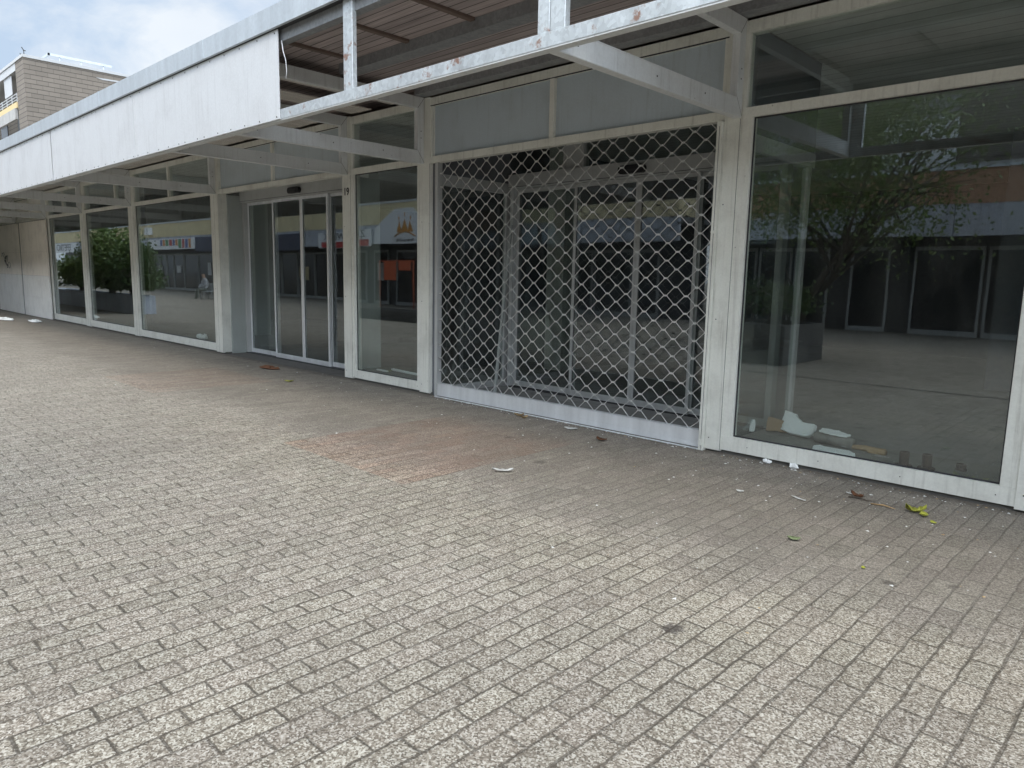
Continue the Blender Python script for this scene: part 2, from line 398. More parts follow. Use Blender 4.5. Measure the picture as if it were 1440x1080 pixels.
# trusses of the canopy, bracket posts with mitred corners
def truss(x1, x0=None):
    x0 = x1 - .07 if x0 is None else x0
    b = MB()
    b.box(x0, x1, -2.42, 0.0, 2.915, 3.068)
    b.box(x0, x1, -2.42, 0.0, 3.572, 3.706)
    b.box(x0, x1, -.10, -.002, 3.068, 3.572)
    b.box(x0, x1, -2.42, -2.335, 3.068, 3.572)
    # mitre seams and flange lips
    b.box(x1, x1 + .004, -2.415, -.02, 2.917, 2.929); b.box(x1, x1 + .004, -2.415, -.10, 3.056, 3.066)
    for a, c in (((-.10, 3.07), (0.0, 2.93)), ((-.10, 3.57), (0.0, 3.70))):
        dy, dz = c[0] - a[0], c[1] - a[1]; ln = math.hypot(dy, dz); ny, nz = -dz / ln * .002, dy / ln * .002
        b.add([(x1 + .0015, a[0] + ny, a[1] + nz), (x1 + .0015, c[0] + ny, c[1] + nz), (x1 + .0015, c[0] - ny, c[1] - nz), (x1 + .0015, a[0] - ny, a[1] - nz)], [(0, 1, 2, 3)], 1)
    for y, z in ((-.05, 3.30), (-.05, 3.22), (-1.3, 2.99), (-2.2, 2.99), (-.62, 3.0)):
        b.box(x1 + .001, x1 + .005, y - .006, y + .006, z - .006, z + .006, 1)
    bevel(b.build('canopy_truss', [M['truss'], M['screw']], shop), .004)
TX = [-3.06, -7.30, -9.00, -13.28, -17.61, -21.18, -24.53, -28.1, -31.7, -35.3, -38.9, -42.5, 1.15, 5.4, 9.6]
for x in TX: truss(x)

# rail along the canopy front
b = MB(); b.box(-46, 12, YF, YF + .05, 2.922, 3.010); b.box(-46, 12, YF + .05, YF + .055, 2.93, 3.0)
bevel(b.build('canopy_edge_rail', M['galv'], shop), .005, 2)
b = MB(); b.box(-46, 12, YF + .004, YF + .075, 2.912, 2.9215)
b.build('rail_flange', M['truss'], shop)
b = MB(); b.box(-46, 12, YF + .03, YF + .10, 3.60, 3.70); b.box(-46, 12, YF + .16, YF + .22, 3.66, 3.74)
b.build('upper_rail', M['galvd'], shop)
for xa, xb in ((-5.28, -5.15),):
    bevel(MB().box(xa, xb, YF + .004, YF + .048, 3.010, 3.70).build('canopy_post', M['galv'], shop), .004)
p = MB().box(-3.16, -3.065, YF + .004, YF + .05, 3.010, 3.70).box(-3.065, -3.055, YF + .012, YF + .05, 3.010, 3.70).box(-3.055, -2.94, YF + .002, YF + .05, 3.010, 3.70)
bevel(p.build('canopy_post', M['galv'], shop), .003)
for xa in (1.1, 5.3, 9.5): MB().box(xa, xa + .1, YF + .004, YF + .048, 3.010, 3.70).build('canopy_post', M['galv'], shop)

# fascia sheets with screws
xs = -6.30; k = 0
while xs > -46:
    x0, x1 = xs - 3.64, xs
    b = MB(); b.box(x0, x1, YF - .014, YF - .003, 2.922, 3.692, 0)
    for z in (2.945, 3.665):
        x = x1 - .05
        while x > x0 + .03:
            b.tube([(x, YF - .0145, z), (x, YF - .0185, z)], .0085, 6, 1)
            x -= random.choice((.30, .33, .36, .17 if random.random() < .3 else .34))
    if k == 1:   # one sheet corner is bent and lifted
        pass
    bevel(b.build('fascia_panel', [M['panel'], M['screw']], shop), .002)
    xs -= 3.69 if k == 1 else 3.652; k += 1
# coping of folded sheet, in lengths
xs = 12.0
while xs > -46:
    x0 = xs - 3.3
    b = MB(); b.box(x0 + .004, xs, YF - .05, YF - .035, 3.705, 3.885); b.box(x0 + .004, xs, YF - .035, YF + .35, 3.872, 3.885); b.box(x0 + .004, xs, YF - .05, YF - .02, 3.699, 3.705)
    b.box(x0 - .02, x0 + .03, YF - .053, YF - .050, 3.705, 3.886)
    b.build('roof_coping', M['coping'], shop); xs = x0
b = MB(); b.box(-46, 12, YF - .03, YF + .03, 3.70, 3.87); b.build('coping_backing', M['rubber'], shop)
b = MB(); b.box(-46, 12, YF + .03, 14, 3.845, 3.870); b.build('roof_deck', M['deck'], shop)
b = MB(); b.box(-46, 12, YF + .35, 14, 3.8705, 3.90); b.build('roof_gravel_layer', M['roof'], shop)
b = MB(); b.box(-7.29, 12, -1.22, -1.205, 3.735, 3.843); b.box(-7.29, 12, -1.205, -1.06, 3.735, 3.747); b.box(-7.29, 12, -1.06, -1.045, 3.735, 3.843)
b.build('roof_purlin', M['galvd'], shop)
b = MB(); b.box(-7.29, 12, -.16, -.003, 3.708, 3.843); b.build('roof_purlin', M['galvd'], shop)
for x in (-7.0, -6.05, -5.1, -4.15, -3.2, -2.25, -1.3, -.3, .7):
    MB().box(x - .03, x + .03, -2.25, -1.225, 3.818, 3.844).build('roof_batten', M['batten'], shop)
# slatted soffit in the bays further left, some boards gone
bays = [(-9.0, -7.37), (-13.28, -9.07), (-17.61, -13.35), (-21.18, -17.68), (-24.53, -21.25), (-28.1, -24.6), (-31.7, -28.17), (-35.3, -31.77)]
missing = {0: [(-8.42, -7.98), (-8.99, -8.86)], 1: [(-9.5, -9.3)]}
for i, (a, c) in enumerate(bays):
    b = MB(); x = a + .02
    while x + .15 < c:
        if not any(m0 <= x + .07 <= m1 for m0, m1 in missing.get(i, [])):
            y1 = -.02 - random.uniform(0, .02); dz = random.uniform(0, .004)
            b.box(x, x + .145, -2.36, y1, 3.709 + dz, 3.719 + dz)
        x += .15
    b.build('soffit_slats', M['slat'], shop)
b = MB(); b.tube([(-6.29, YF + .02, 3.60), (-6.25, YF + .01, 3.50), (-6.225, YF + .02, 3.42), (-6.23, YF + .03, 3.33), (-6.25, YF + .03, 3.27)], .004, 6)
b.build('loose_cable', M['signw'], shop)

# ---- pillars
PILL = [(-24.69, -24.40), (-21.38, -21.04), (-17.82, -17.50), (-13.50, -13.20), (-9.145, -8.93), (-7.385, -7.185), (-3.215, -3.06), (-.83, -.62), (1.05, 1.3)]
for a, c in PILL:
    b = MB(); b.box(a, c, 0.0, .16, .02, 3.70)
    w = c - a
    b.box(c - .007, c - .003, -.0016, 0.0, .02, 2.91, 1)
    if w > .22: b.box(a + w * .42, a + w * .42 + .003, -.0012, .0, .02, 2.91, 1)
    for z in (.12, 1.2, 2.2): b.box(a + w * .2, a + w * .2 + .01, -.002, 0.0, z, z + .01, 1)
    bevel(b.build('facade_pillar', [M['cream'], M['rubber']], shop), .004)
# plinth under the frames
for a, c in ((-24.4, -13.2), (-9.145, -7.16), (-3.26, 12)):
    MB().box(a, c, .035, .3, 0.0, .034).build('plinth', M['plinth'], shop)

# ---- windows: frame > pane, upper pane
def window(x0, x1, bot=.155, mull=(), upper='glass', inset=.045, glassy=True, jam=.045):
    f = MB()
    f.box(x0, x1, .006, .10, .034, bot)                    # bottom rail
    f.box(x0, x1, .004, .10, TR, TT)                       # transom
    f.box(x0, x1, .004, .12, FT0, FT1)                     # top rail
    f.box(x0, x0 + jam, .008, .10, bot, TR); f.box(x1 - jam, x1, .008, .10, bot, TR)
    f.box(x0, x0 + .035, .008, .10, TT, FT0); f.box(x1 - .035, x1, .008, .10, TT, FT0)
    for m in mull: f.box(m - .03, m + .03, .007, .10, TT, FT0)
    e = .012                                                # dark gaskets
    for (a, c, lo, hi) in ((x0 + jam, x1 - jam, bot, TR),):
        f.box(a, c, .04, .05, lo, lo + e, 1); f.box(a, c, .04, .05, hi - e, hi, 1); f.box(a, a + e, .04, .05, lo + e, hi - e, 1); f.box(c - e, c, .04, .05, lo + e, hi - e, 1)
    x = x0 + .25
    while x < x1: f.box(x, x + .008, .004, .007, bot * .55, bot * .55 + .008, 1); x += .62
    fr = bevel(f.build('window', [M['cream'], M['rubber']], shop), .003)
    MB().box(x0 + jam, x1 - jam, inset, inset + .008, bot, TR).build('pane', M['glass'], fr)
    xs_ = [x0 + .035] + [v for m in mull for v in (m - .03, m + .03)] + [x1 - .035]
    for a, c in zip(xs_[::2], xs_[1::2]):
        MB().box(a, c, inset, inset + .008, TT, FT0).build('upper_pane', M['glass' if upper == 'glass' else 'spandrel' if upper == 'grey' else 'panel'], fr)
    return fr
window(-24.40, -21.38, .20, (-22.9,), 'glass')
window(-21.04, -17.82, .19, (-18.7,), 'glass')
window(-17.50, -13.50, .175, (-15.5,), 'glass')
window(-8.93, -7.385, .148, (), 'glass', jam=.06)
window(-3.06, -.83, .165, (), 'glass', jam=.1)
window(-.62, 1.05, .165, (), 'glass')
window(1.3, 5.3, .165, (3.3,), 'glass'); window(5.3, 9.5, .165, (7.4,), 'glass'); window(9.5, 12, .165, (), 'glass')
def overlight(x0, x1, mull, mat):
    f = MB(); f.box(x0, x1, .004, .10, TR, TT); f.box(x0, x1, .004, .12, FT0, FT1)
    f.box(x0, x0 + .04, .008, .10, TT, FT0); f.box(x1 - .04, x1, .008, .10, TT, FT0)
    f.box(x0, x1, .0035, .02, FT1 - .1, FT1 - .088, 1)
    for m in mull: f.box(m - .032, m + .032, .007, .10, TT, FT0)
    fr = bevel(f.build('overlight', [M['cream'], M['rubber']], shop), .003)
    xs_ = [x0 + .04] + [v for m in mull for v in (m - .032, m + .032)] + [x1 - .04]
    for a, c in zip(xs_[::2], xs_[1::2]): MB().box(a, c, .05, .06, TT, FT0).build('upper_pane', M[mat], fr)
overlight(-13.20, -9.145, (-11.2,), 'spandrel')
overlight(-7.185, -3.215, (-5.21,), 'spandrel')
for i, (a, c) in enumerate(((-28.3, -24.69), (-31.9, -28.3), (-35.5, -31.9), (-39, -35.5), (-42.5, -39), (-46, -42.5))):
    overlight(a, c, (a + 1.75,), 'hoard')

# ---- sliding doors
def sliding_door(x0, x1, y, zh0, zh1, pos, name='sliding_door', zt=None):
    f = MB()
    f.box(x0, x1, y - .06, y + .12, zh0, zh1)                                  # header with drive
    f.box(x0, x1, y - .064, y - .0605, zh0 + .015, zh0 + .021, 1)
    f.box(x0, x0 + .06, y - .02, y + .1, .0, zh0); f.box(x1 - .06, x1, y - .02, y + .1, .0, zh0)
    f.box(x0, x1, y - .03, y + .12, .0, .018, 1)
    fr = bevel(f.build(name, [M['alud'], M['rubber']], shop), .003)
    for i, (a, c) in enumerate(zip(pos[:-1], pos[1:])):
        yo = y + (.055 if i in (0, 3) else .0)
        if i == 0: c += .034
        if i == 3: a -= .034
        l = MB(); w = .042
        l.box(a, a + w, yo, yo + .04, .02, zh0 - .002); l.box(c - w, c, yo, yo + .04, .02, zh0 - .002)
        l.box(a + w, c - w, yo, yo + .04, .02, .095); l.box(a + w, c - w, yo, yo + .04, zh0 - .05, zh0 - .002)
        l.box(a + w, a + w + .008, yo + .012, yo + .02, .095, zh0 - .05, 1); l.box(c - w - .008, c - w, yo + .012, yo + .02, .095, zh0 - .05, 1)
        lf = bevel(l.build('door_leaf', [M['alu' if name == 'sliding_door' else 'alud'], M['rubber']], fr), .003)
        lf.parent = fr
        MB().box(a + w, c - w, yo + .016, yo + .024, .095, zh0 - .05).build('pane', M['glassd'], fr)
    xc = (pos[2] + pos[1]) / 2 * .0 + pos[2]
    s_ = MB(); poly = []
    for k in range(24):
        w = 2 * math.pi * k / 24; cx = .13 if math.cos(w) > 0 else -.13
        poly.append((cx - .05 + xc + .055 * math.cos(w), (zh0 + zh1) / 2 - .005 + .05 * math.sin(w)))
    s_.prism(poly, y - .115, y - .0605)
    s_.box(xc - .15, xc + .05, y - .118, y - .115, (zh0 + zh1) / 2 - .03, (zh0 + zh1) / 2 - .005, 1)
    bevel(s_.build('motion_sensor', [M['dark'], M['rubber']], fr), .012, 3)
    return fr
sliding_door(-13.16, -9.05, .45, 2.79, 2.985, [-13.10, -12.07, -11.09, -10.27, -9.11])
bevel(MB().box(-13.205, -13.165, .16, .55, .0, TR).build('recess_jamb', M['jamb'], shop), .004); bevel(MB().box(-9.05, -9.0, .16, .55, .0, TR).build('recess_jamb', M['jamb'], shop), .004)
MB().box(-13.165, -9.05, .10, .56, 2.99, 3.02).build('recess_soffit', M['jamb'], shop)
MB().box(-13.165, -9.05, .02, .6, 0.0, .006).build('door_threshold', M['plinth'], shop)
text('house_number', '19', .14, M['ink'], (-9.035, -.004, 2.685), (R(90), 0, 0), shop, .001)

# ---- vestibule behind the roller grille
VX0, VX1, VY = -7.16, -3.02, 1.33
sliding_door(VX0 + .1, VX1 - .18, VY, 2.72, 2.90, [-7.0, -5.95, -4.98, -4.18, -3.26], 'inner_sliding_door')
for x, sgn in ((VX0, 1), (VX1, -1)):
    f = MB(); f.box(x - .03, x + .03, .12, VY + .12, 2.66, 2.80); f.box(x - .03, x + .03, .12, VY + .12, .0, .10)
    f.box(x - .03, x + .03, VY - .02, VY + .05, .10, 2.66)
    f.box(x - .02, x + .02, .12, VY + .12, 2.80, 3.65, 2)
    fr = bevel(f.build('vestibule_side_wall', [M['alud'], M['rubber'], M['innerd']], shop), .003)
    MB().box(x - .004, x + .004, .12, VY - .02, .10, 2.66).build('pane', M['glassd'], fr)
f = MB(); f.box(VX0 + .02, VX1 - .02, VY + .02, VY + .10, 3.55, 3.65, 0); f.box(-6.15, -5.82, VY + .0, VY + .11, 2.90, 3.55)
fr = f.build('vestibule_overlight', M['alud'], shop)
MB().box(VX0 + .02, -6.15, VY + .05, VY + .058, 2.90, 3.55).build('pane', M['glassd'], fr); MB().box(-5.82, VX1 - .02, VY + .05, VY + .058, 2.90, 3.55).build('pane', M['glassd'], fr)
MB().box(VX0 + .035, VX1 - .035, .10, VY - .06, 0.0, .012).build('vestibule_floor', M['floor'], shop)
MB().box(VX0 + .035, VX1 - .035, .10, VY + .02, 3.60, 3.64).build('vestibule_ceiling', M['innerd'], shop)

# ---- roller grille: waves of bent rod held by small clips
gx0, gx1, gy = -7.055, -3.268, .055
DX, DZ = .2255, .0815
lat = MB(); clips = MB()
nrow = 34
for rI in range(nrow):
    zc = .175 + DZ * (rI + .5); pts = []; x = gx0; up = (rI % 2 == 0)
    n = int((gx1 - gx0) / (DX / 2)) + 1
    a = DZ / 2
    for i in range(n + 1):
        xx = gx1 - .032 - i * DX / 2 + DX * .0
        s_ = 1 if (i + rI) % 2 == 0 else -1
        jz = random.uniform(-.0038, .0038); xx += random.uniform(-.0025, .0025)
        lo, hi = xx - .013, xx + .013
        if hi > gx1: hi = gx1
        if lo < gx0: break
        pts += [(hi, gy, zc + s_ * a + jz), (lo, gy, zc + s_ * a + jz)]
        if s_ == 1 and rI < nrow - 1: clips.box(xx - .019, xx + .019, gy - .012, gy + .012, zc + a - .0085, zc + a + .0085, 1)
    lat.tube(pts, .0044, 5)
b = lat; off = len(b.v); b.v += clips.v; b.f += [tuple(i + off for i in f) for f in clips.f]; b.mi += clips.mi; b.sm += clips.sm
bar = MB(); bar.box(gx0, gx1, gy - .03, gy + .03, .008, .165); bar.box(gx0, gx1, gy - .034, gy - .03, .062, .068); bar.box(gx0, gx1, gy - .034, gy + .03, .165, .172)
bar.box(gx0, gx1, -.03, .0, 0.0, .007)
grille = bevel(bar.build('roller_grille', M['alu'], shop), .003)
lat.build('lattice', [M['lattice'], M['lattice']], grille)
gr = MB(); gr.box(-7.183, -7.11, .05, .10, .0, TR, 1); gr.box(-7.11, -7.062, .022, .10, .0, TR); gr.build('guide_rail', [M['alud'], M['innerd']], grille)
gr = MB(); gr.box(-3.262, -3.217, -.035, .10, .0, TR - .01); gr.box(-3.238, -3.234, -.0365, -.035, .0, TR - .05, 1)
gr.box(-3.25, -3.222, -.05, -.035, .05, .10); gr.tube([(-3.24, -.04, 1.97), (-3.24, -.055, 1.97)], .016, 8)
bevel(gr.build('guide_rail', [M['cream'], M['rubber']], grille), .005, 2)

# ---- interior
MB().box(-46, 12, .3, 12, .0, .10).build('interior_floor', M['floor'], shop) if False else None
for a, c in ((-46, -13.21), (-8.99, VX0 - .04), (VX1 + .04, 12)):
    MB().box(a, c, .75, 12, .0, .10).build('interior_floor', M['floor'], shop)
    MB().box(a, c, .11, .75, .0, .137).build('window_ledge', M['ledge'], shop)
MB().box(-13.21, -8.99, .61, 12, .0, .012).build('interior_floor', M['floor'], shop)
MB().box(VX0 - .04, VX1 + .04, VY + .13, 12, .0, .012).build('interior_floor', M['floor'], shop)
for a, c, y in ((-46, VX0 - .03, .13), (VX0 - .03, VX1 + .03, VY + .13), (VX1 + .03, 12, .13)):
    MB().box(a, c, y, 12, 3.655, 3.70).build('interior_ceiling', M['ceil'], shop)
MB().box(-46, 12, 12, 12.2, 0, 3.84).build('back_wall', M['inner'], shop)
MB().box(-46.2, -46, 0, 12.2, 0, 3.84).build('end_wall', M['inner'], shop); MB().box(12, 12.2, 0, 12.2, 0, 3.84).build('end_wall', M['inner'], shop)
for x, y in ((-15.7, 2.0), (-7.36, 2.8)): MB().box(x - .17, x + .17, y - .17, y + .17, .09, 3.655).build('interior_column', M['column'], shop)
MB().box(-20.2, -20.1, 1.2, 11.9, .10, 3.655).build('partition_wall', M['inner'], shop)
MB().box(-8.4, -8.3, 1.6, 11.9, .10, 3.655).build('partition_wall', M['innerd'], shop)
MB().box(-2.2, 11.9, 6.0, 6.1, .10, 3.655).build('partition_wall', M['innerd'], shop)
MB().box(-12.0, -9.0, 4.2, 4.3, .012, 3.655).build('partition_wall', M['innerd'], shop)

# ---- hoarding boards over the far shopfront
hl = ['dirty white hoarding board next to the first glazed window', 'white hoarding board with faint graffiti scrawl, second from the glazing', 'white hoarding board, third from the glazing', 'white hoarding board, fourth from the glazing', 'white hoarding board, fifth from the glazing', 'white hoarding board at the far end of the row']
edges = [-24.42, -27.68, -31.2, -34.8, -38.4, -42.1, -45.9]
for i in range(6):
    b = MB(); a, c = edges[i + 1] + (.20 if i < 5 else .0), edges[i]
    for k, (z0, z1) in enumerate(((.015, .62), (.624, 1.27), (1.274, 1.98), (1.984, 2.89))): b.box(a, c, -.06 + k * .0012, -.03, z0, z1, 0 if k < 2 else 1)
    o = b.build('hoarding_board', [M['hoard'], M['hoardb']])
    tag(o, hl[i], 'hoarding', 'hoarding boards over the far shopfront')
    if i == 1:
        s_ = MB(); rr = random.Random(3)
        for q in range(5):
            cx, cz = -29.4 + rr.uniform(-.5, .5), 1.75 + rr.uniform(-.2, .2); pts = [(cx + .12 * math.cos(t * .9 + q) * (1 + .3 * q % 2) + t * .02, -.0575 - .003, cz + .11 * math.sin(t * 1.1 + q * 2)) for t in range(9)]
            s_.tube(pts, .007, 4)
        s_.build('graffiti_scrawl', M['ink'], o)
f = MB(); f.box(-46, -24.69, .0, .16, 0, TR); f.build('boarded_front', M['innerd'], shop)

# ------------------------------------------------------------------ apartment block behind
apt = empty('apartment_block', 'brown tiled apartment block with balcony rising behind the shop roof', 'building', None, (-52.7, 6.2, 0))
AX, AY = -52.7, 6.2
def P(b, name, mats): o = b.build(name, mats, apt); o.location = (-AX, -AY, 0); return o
b = MB(); b.box(AX - 1.95, AX, AY, AY + 14, 0, 13.88); b.box(AX - 26, AX - 1.95, AY + 2.0, AY + 14, 0, 13.6); P(b, 'wall', M['tile'])
b = MB(); b.box(AX - 26, AX + .06, AY - .06, AY + 14.06, 13.885, 14.05); b.box(AX - 26, AX - 1.955, AY + .0, AY + 2.0, 13.45, 13.88); P(b, 'roof', M['white'])
b = MB(); b.box(AX - 2.0, AX - 1.85, AY + 1.86, AY + 5.4, 14.60, 14.74)
b = MB()
for (a, c) in (((-54, 7.9), (-54, 11.45)), ((-54, 7.9), (-57.5, 7.9))):
    b.box(min(a[0], c[0]) - .05, max(a[0], c[0]) + .05, min(a[1], c[1]) - .05, max(a[1], c[1]) + .05, 14.58 if a[1] != c[1] else 14.581, 14.72 if a[1] != c[1] else 14.719)
for x, y in ((-54, 8.5), (-54, 9.7), (-54, 11.0), (-56, 7.9)): b.tube([(x, y, 14.05), (x, y, 14.6)], .03, 6)
P(b, 'roof_railing', M['coping'])
b = MB(); b.tube([(AX - .1, AY + .1, 14.05), (AX - .15, AY + .1, 14.3), (AX - .55, AY + .1, 14.55)], .03, 5); b.tube([(AX - .15, AY + .1, 14.3), (AX + .25, AY + .1, 14.2)], .025, 5); b.tube([(AX - .9, AY + .1, 14.05), (AX - 1.0, AY + .1, 14.3)], .025, 5)
P(b, 'antenna', M['screw'])
b = MB(); b.add([(AX + .012, AY + 3.9, 13.50), (AX + .012, AY + 5.9, 13.56), (AX + .012, AY + 5.9, 13.48), (AX + .012, AY + 4.3, 13.42), (AX + .03, AY + 3.9, 13.50), (AX + .03, AY + 5.9, 13.56), (AX + .03, AY + 5.9, 13.48), (AX + .03, AY + 4.3, 13.42)], [(0, 1, 2, 3), (7, 6, 5, 4), (0, 1, 5, 4), (1, 2, 6, 5), (2, 3, 7, 6), (3, 0, 4, 7)])
P(b, 'loose_cladding_strip', M['white'])
for zf in (9.3, 6.4, 3.5):
    b = MB(); b.box(AX - 26, AX - 1.95, AY + .0, AY + 2.0, zf + .35, zf + .55); b.box(AX - 26, AX - 2.2, AY - .12, AY + .02, zf + .55 + .75, zf + 1.3 + .75 - .10, 0); o = P(b, 'balcony', M['conc'])
    b = MB(); b.box(AX - 26, AX - 1.96, AY - .06, AY + .06, zf + 1.96, zf + 2.3); b.location = None; P(b, 'balcony_band', M['yellow'])
    b = MB()
    for z in (2.45, 2.62, 2.79): b.box(AX - 26, AX - 1.97, AY - .02, AY + .02, zf + z - .025, zf + z + .025)
    x = AX - 2.0
    while x > AX - 26: b.box(x - .03, x + .03, AY - .03, AY + .03, zf + 2.3, zf + 2.84); x -= 1.3
    P(b, 'balcony_railing', M['white'])
b = MB(); b.box(AX - 26, AX - 1.95, AY + 1.99, AY + 2.0, 12, 13.4)
for k in range(4):
    x = AX - 3.6 - k * 5.2
    b = MB().box(x - 1.9, x, AY + .10, AY + .13, 12.3, 13.44)
    P(b, 'awning', M['white'])
    b = MB().box(x - 2.4, x - .4, AY + 1.95, AY + 1.99, 10.6, 13.0); P(b, 'window', M['shopg'])

# ------------------------------------------------------------------ the far side of the square (seen mirrored in the glass)
def shoprow(name, label, x0, x1, yf, band, upper, depth=12, ztop=9.6, seed=1):
    root = empty(name, label, 'building', None, ((x0 + x1) / 2, yf, 0)); L = (-(x0 + x1) / 2, -yf, 0)
    def Q(b, n, m): o = b.build(n, m, root); o.location = L; return o
    Q(MB().box(x0, x1, yf - depth, yf - .05, 4.74, ztop), 'upper_wall', upper)
    Q(MB().box(x0, x1, yf - .05, yf + 1.6, 3.80, 4.72), 'canopy_band', band)
    Q(MB().box(x0, x1, yf + 1.42, yf + 1.58, 2.92, 3.80), 'fascia_board', M['fasc'])
    Q(MB().box(x0, x1, yf - depth, yf + 1.41, 3.60, 3.798), 'canopy_soffit', M['inner'])
    Q(MB().box(x0, x1, yf - .4, yf - .3, 0, 3.60), 'shopfront', M['shop'])
    rr = random.Random(seed); x = x0 + .6
    while x + 2.4 < x1:
        w = rr.choice((1.9, 2.5, 1.2))
        f = MB(); f.box(x, x + w, yf - .30, yf - .22, .0, .16); f.box(x, x + w, yf - .30, yf - .22, 2.6, 2.72)
        for q in (x, x + w - .07): f.box(q, q + .07, yf - .30, yf - .22, .16, 2.6)
        fo = Q(f, 'shop_window', M['alud']); po = MB().box(x + .07, x + w - .07, yf - .27, yf - .255, .16, 2.6).build('pane', M['shopg'], fo)
        x += w + rr.choice((.1, .1, .7))
    xx = x0 + 1.0
    while xx + 1.8 < x1:
        Q(MB().box(xx, xx + .02, yf + 1.58, yf + 1.586, 2.93, 3.79), 'fascia_joint', M['shop'])
        if xx < -30 and rr.random() < .55: Q(MB().box(xx + .3, xx + rr.uniform(.6, 1.5), yf - .215, yf - .205, rr.uniform(.9, 1.4), rr.uniform(1.7, 2.3)), 'poster', M[rr.choice(('signw', 'stripe0', 'alud', 'band', 'fasc', 'stripe2', 'alud'))])
        if xx < -30 and rr.random() < .2: Q(MB().box(xx + .2, xx + .9, yf + 1.6, yf + 1.95, 4.0, 4.5), 'air_conditioner', M['signw'])
        xx += 1.85
    Q(MB().box(x0, x1, yf - .05, yf + .1, 4.95, 5.1), 'ledge', M['conc'])
    z = 5.6
    while z < ztop - 1.8:
        x = x0 + 2
        while x + 2.2 < x1:
            f = MB(); f.box(x, x + 1.25, yf - .05, yf + .0, z, z + 1.5)
            Q(f, 'window', M['blind'] if rr.random() < .6 else M['shopg']); x += rr.choice((3.3, 4.6))
        z += 2.9
    Q(MB().box(x0 - .1, x1 + .1, yf - depth, yf + .1, ztop, ztop + .3), 'roof', M['conc'])
    Q(MB().box(x0, x1, yf - .05, yf + 1.64, 4.722, 4.80), 'canopy_coping', M['coping'])
    return root
west = shoprow('shop_terrace', 'dark brown terrace of shops with sand-coloured band, mirrored in the left windows', -86, -14, -15.9, M['band'], M['upper'], seed=2)
east = shoprow('shop_terrace', 'dark brown shop terrace with rust-brown band, mirrored in the large right window', -13.9, 22, -19.0, M['bandr'], M['upper'], seed=5)
sw = MB().box(-8.1, -6.0, -19.05, -18.97, 4.95, 6.55).build('shutter_window', M['blind'], east); sw.location = (-4.05, 19.0, 0)
FY = -14.3
def sign(label, x0, x1, z0, z1, mat, cat='sign', poly=None):
    root = empty('shop_sign', label, cat, None, ((x0 + x1) / 2, FY, z0)); L = (-(x0 + x1) / 2, -FY, -z0)
    b = MB().prism(poly, FY + .0, FY + .06) if poly else MB().box(x0, x1, FY, FY + .06, z0, z1)
    o = b.build('board', mat, root); o.location = L
    return root, L
FACE = (R(90), 0, R(180))
def put(root, L, o): o.parent = root; o.location = Vector(o.location) + Vector(L); return o
r_, L_ = sign('white sign with black and red lettering, mirrored in the sliding door glass', -35.0, -29.0, 2.82, 3.62, M['signw'])
put(r_, L_, text('lettering', 'ZUK LDURWERK', .52, M['ink'], (-31.95, FY + .065, 3.40), FACE, None, .004, sx=1.28))
o = MB().box(-34.7, -29.15, FY + .06, FY + .07, 2.84, 3.14).build('red_strip', M['signr'], r_); o.location = L_
r_, L_ = sign('white gable-shaped sign with amber emblem, mirrored in the narrow window', -28.7, -24.6, 2.9, 4.45, M['signw'], poly=[(-28.7, 2.9), (-24.6, 2.9), (-24.6, 3.6), (-25.8, 4.45), (-27.1, 4.45), (-28.7, 3.62)])
e = MB()
for k, (cx, cz, s) in enumerate(((-26.35, 3.62, .5), (-26.75, 3.6, .38), (-25.95, 3.6, .38))): e.prism([(cx - s / 2, cz - .18), (cx + s / 2, cz - .18), (cx, cz + s * .75)], FY + .062, FY + .072)
e.tube([(-27.1, FY + .07, 3.22), (-26.7, FY + .07, 3.38), (-26.35, FY + .07, 3.42), (-26.0, FY + .07, 3.38), (-25.6, FY + .07, 3.22)], .03, 5)
for cx, cz in ((-26.35, 4.18), (-26.8, 4.02), (-25.9, 4.02)): e.prism([(cx - .06, cz), (cx, cz - .1), (cx + .06, cz), (cx, cz + .1)], FY + .062, FY + .072)
o = e.build('emblem', M['gold'], r_); o.location = L_
put(r_, L_, text('lettering', 'Fit uns zum Erfolg', .17, M['ink'], (-26.35, FY + .065, 3.06), FACE))
r_, L_ = sign('white sign with coloured stripes, mirrored in the third window', -57.2, -49.0, 2.93, 3.66, M['signw'])
for k in range(10):
    o = MB().box(-54.9 + k * .55, -54.5 + k * .55, FY + .06, FY + .07, 3.18 if k < 6 else 3.0, 3.60).build('colour_stripe', M['stripe%d' % (k % 4)], r_); o.location = L_
r_, L_ = sign('navy sign board beside the striped sign, mirrored in the third window', -48.9, -36.5, 2.75, 3.66, M['signb'])
r_, L_ = sign('white and navy sign with block capitals, mirrored in the first window', -86, -74.6, 2.9, 3.74, M['signw'])
put(r_, L_, text('lettering', 'EFETRO', .85, M['ink'], (-78.8, FY + .065, 3.32), FACE, sx=1.5))

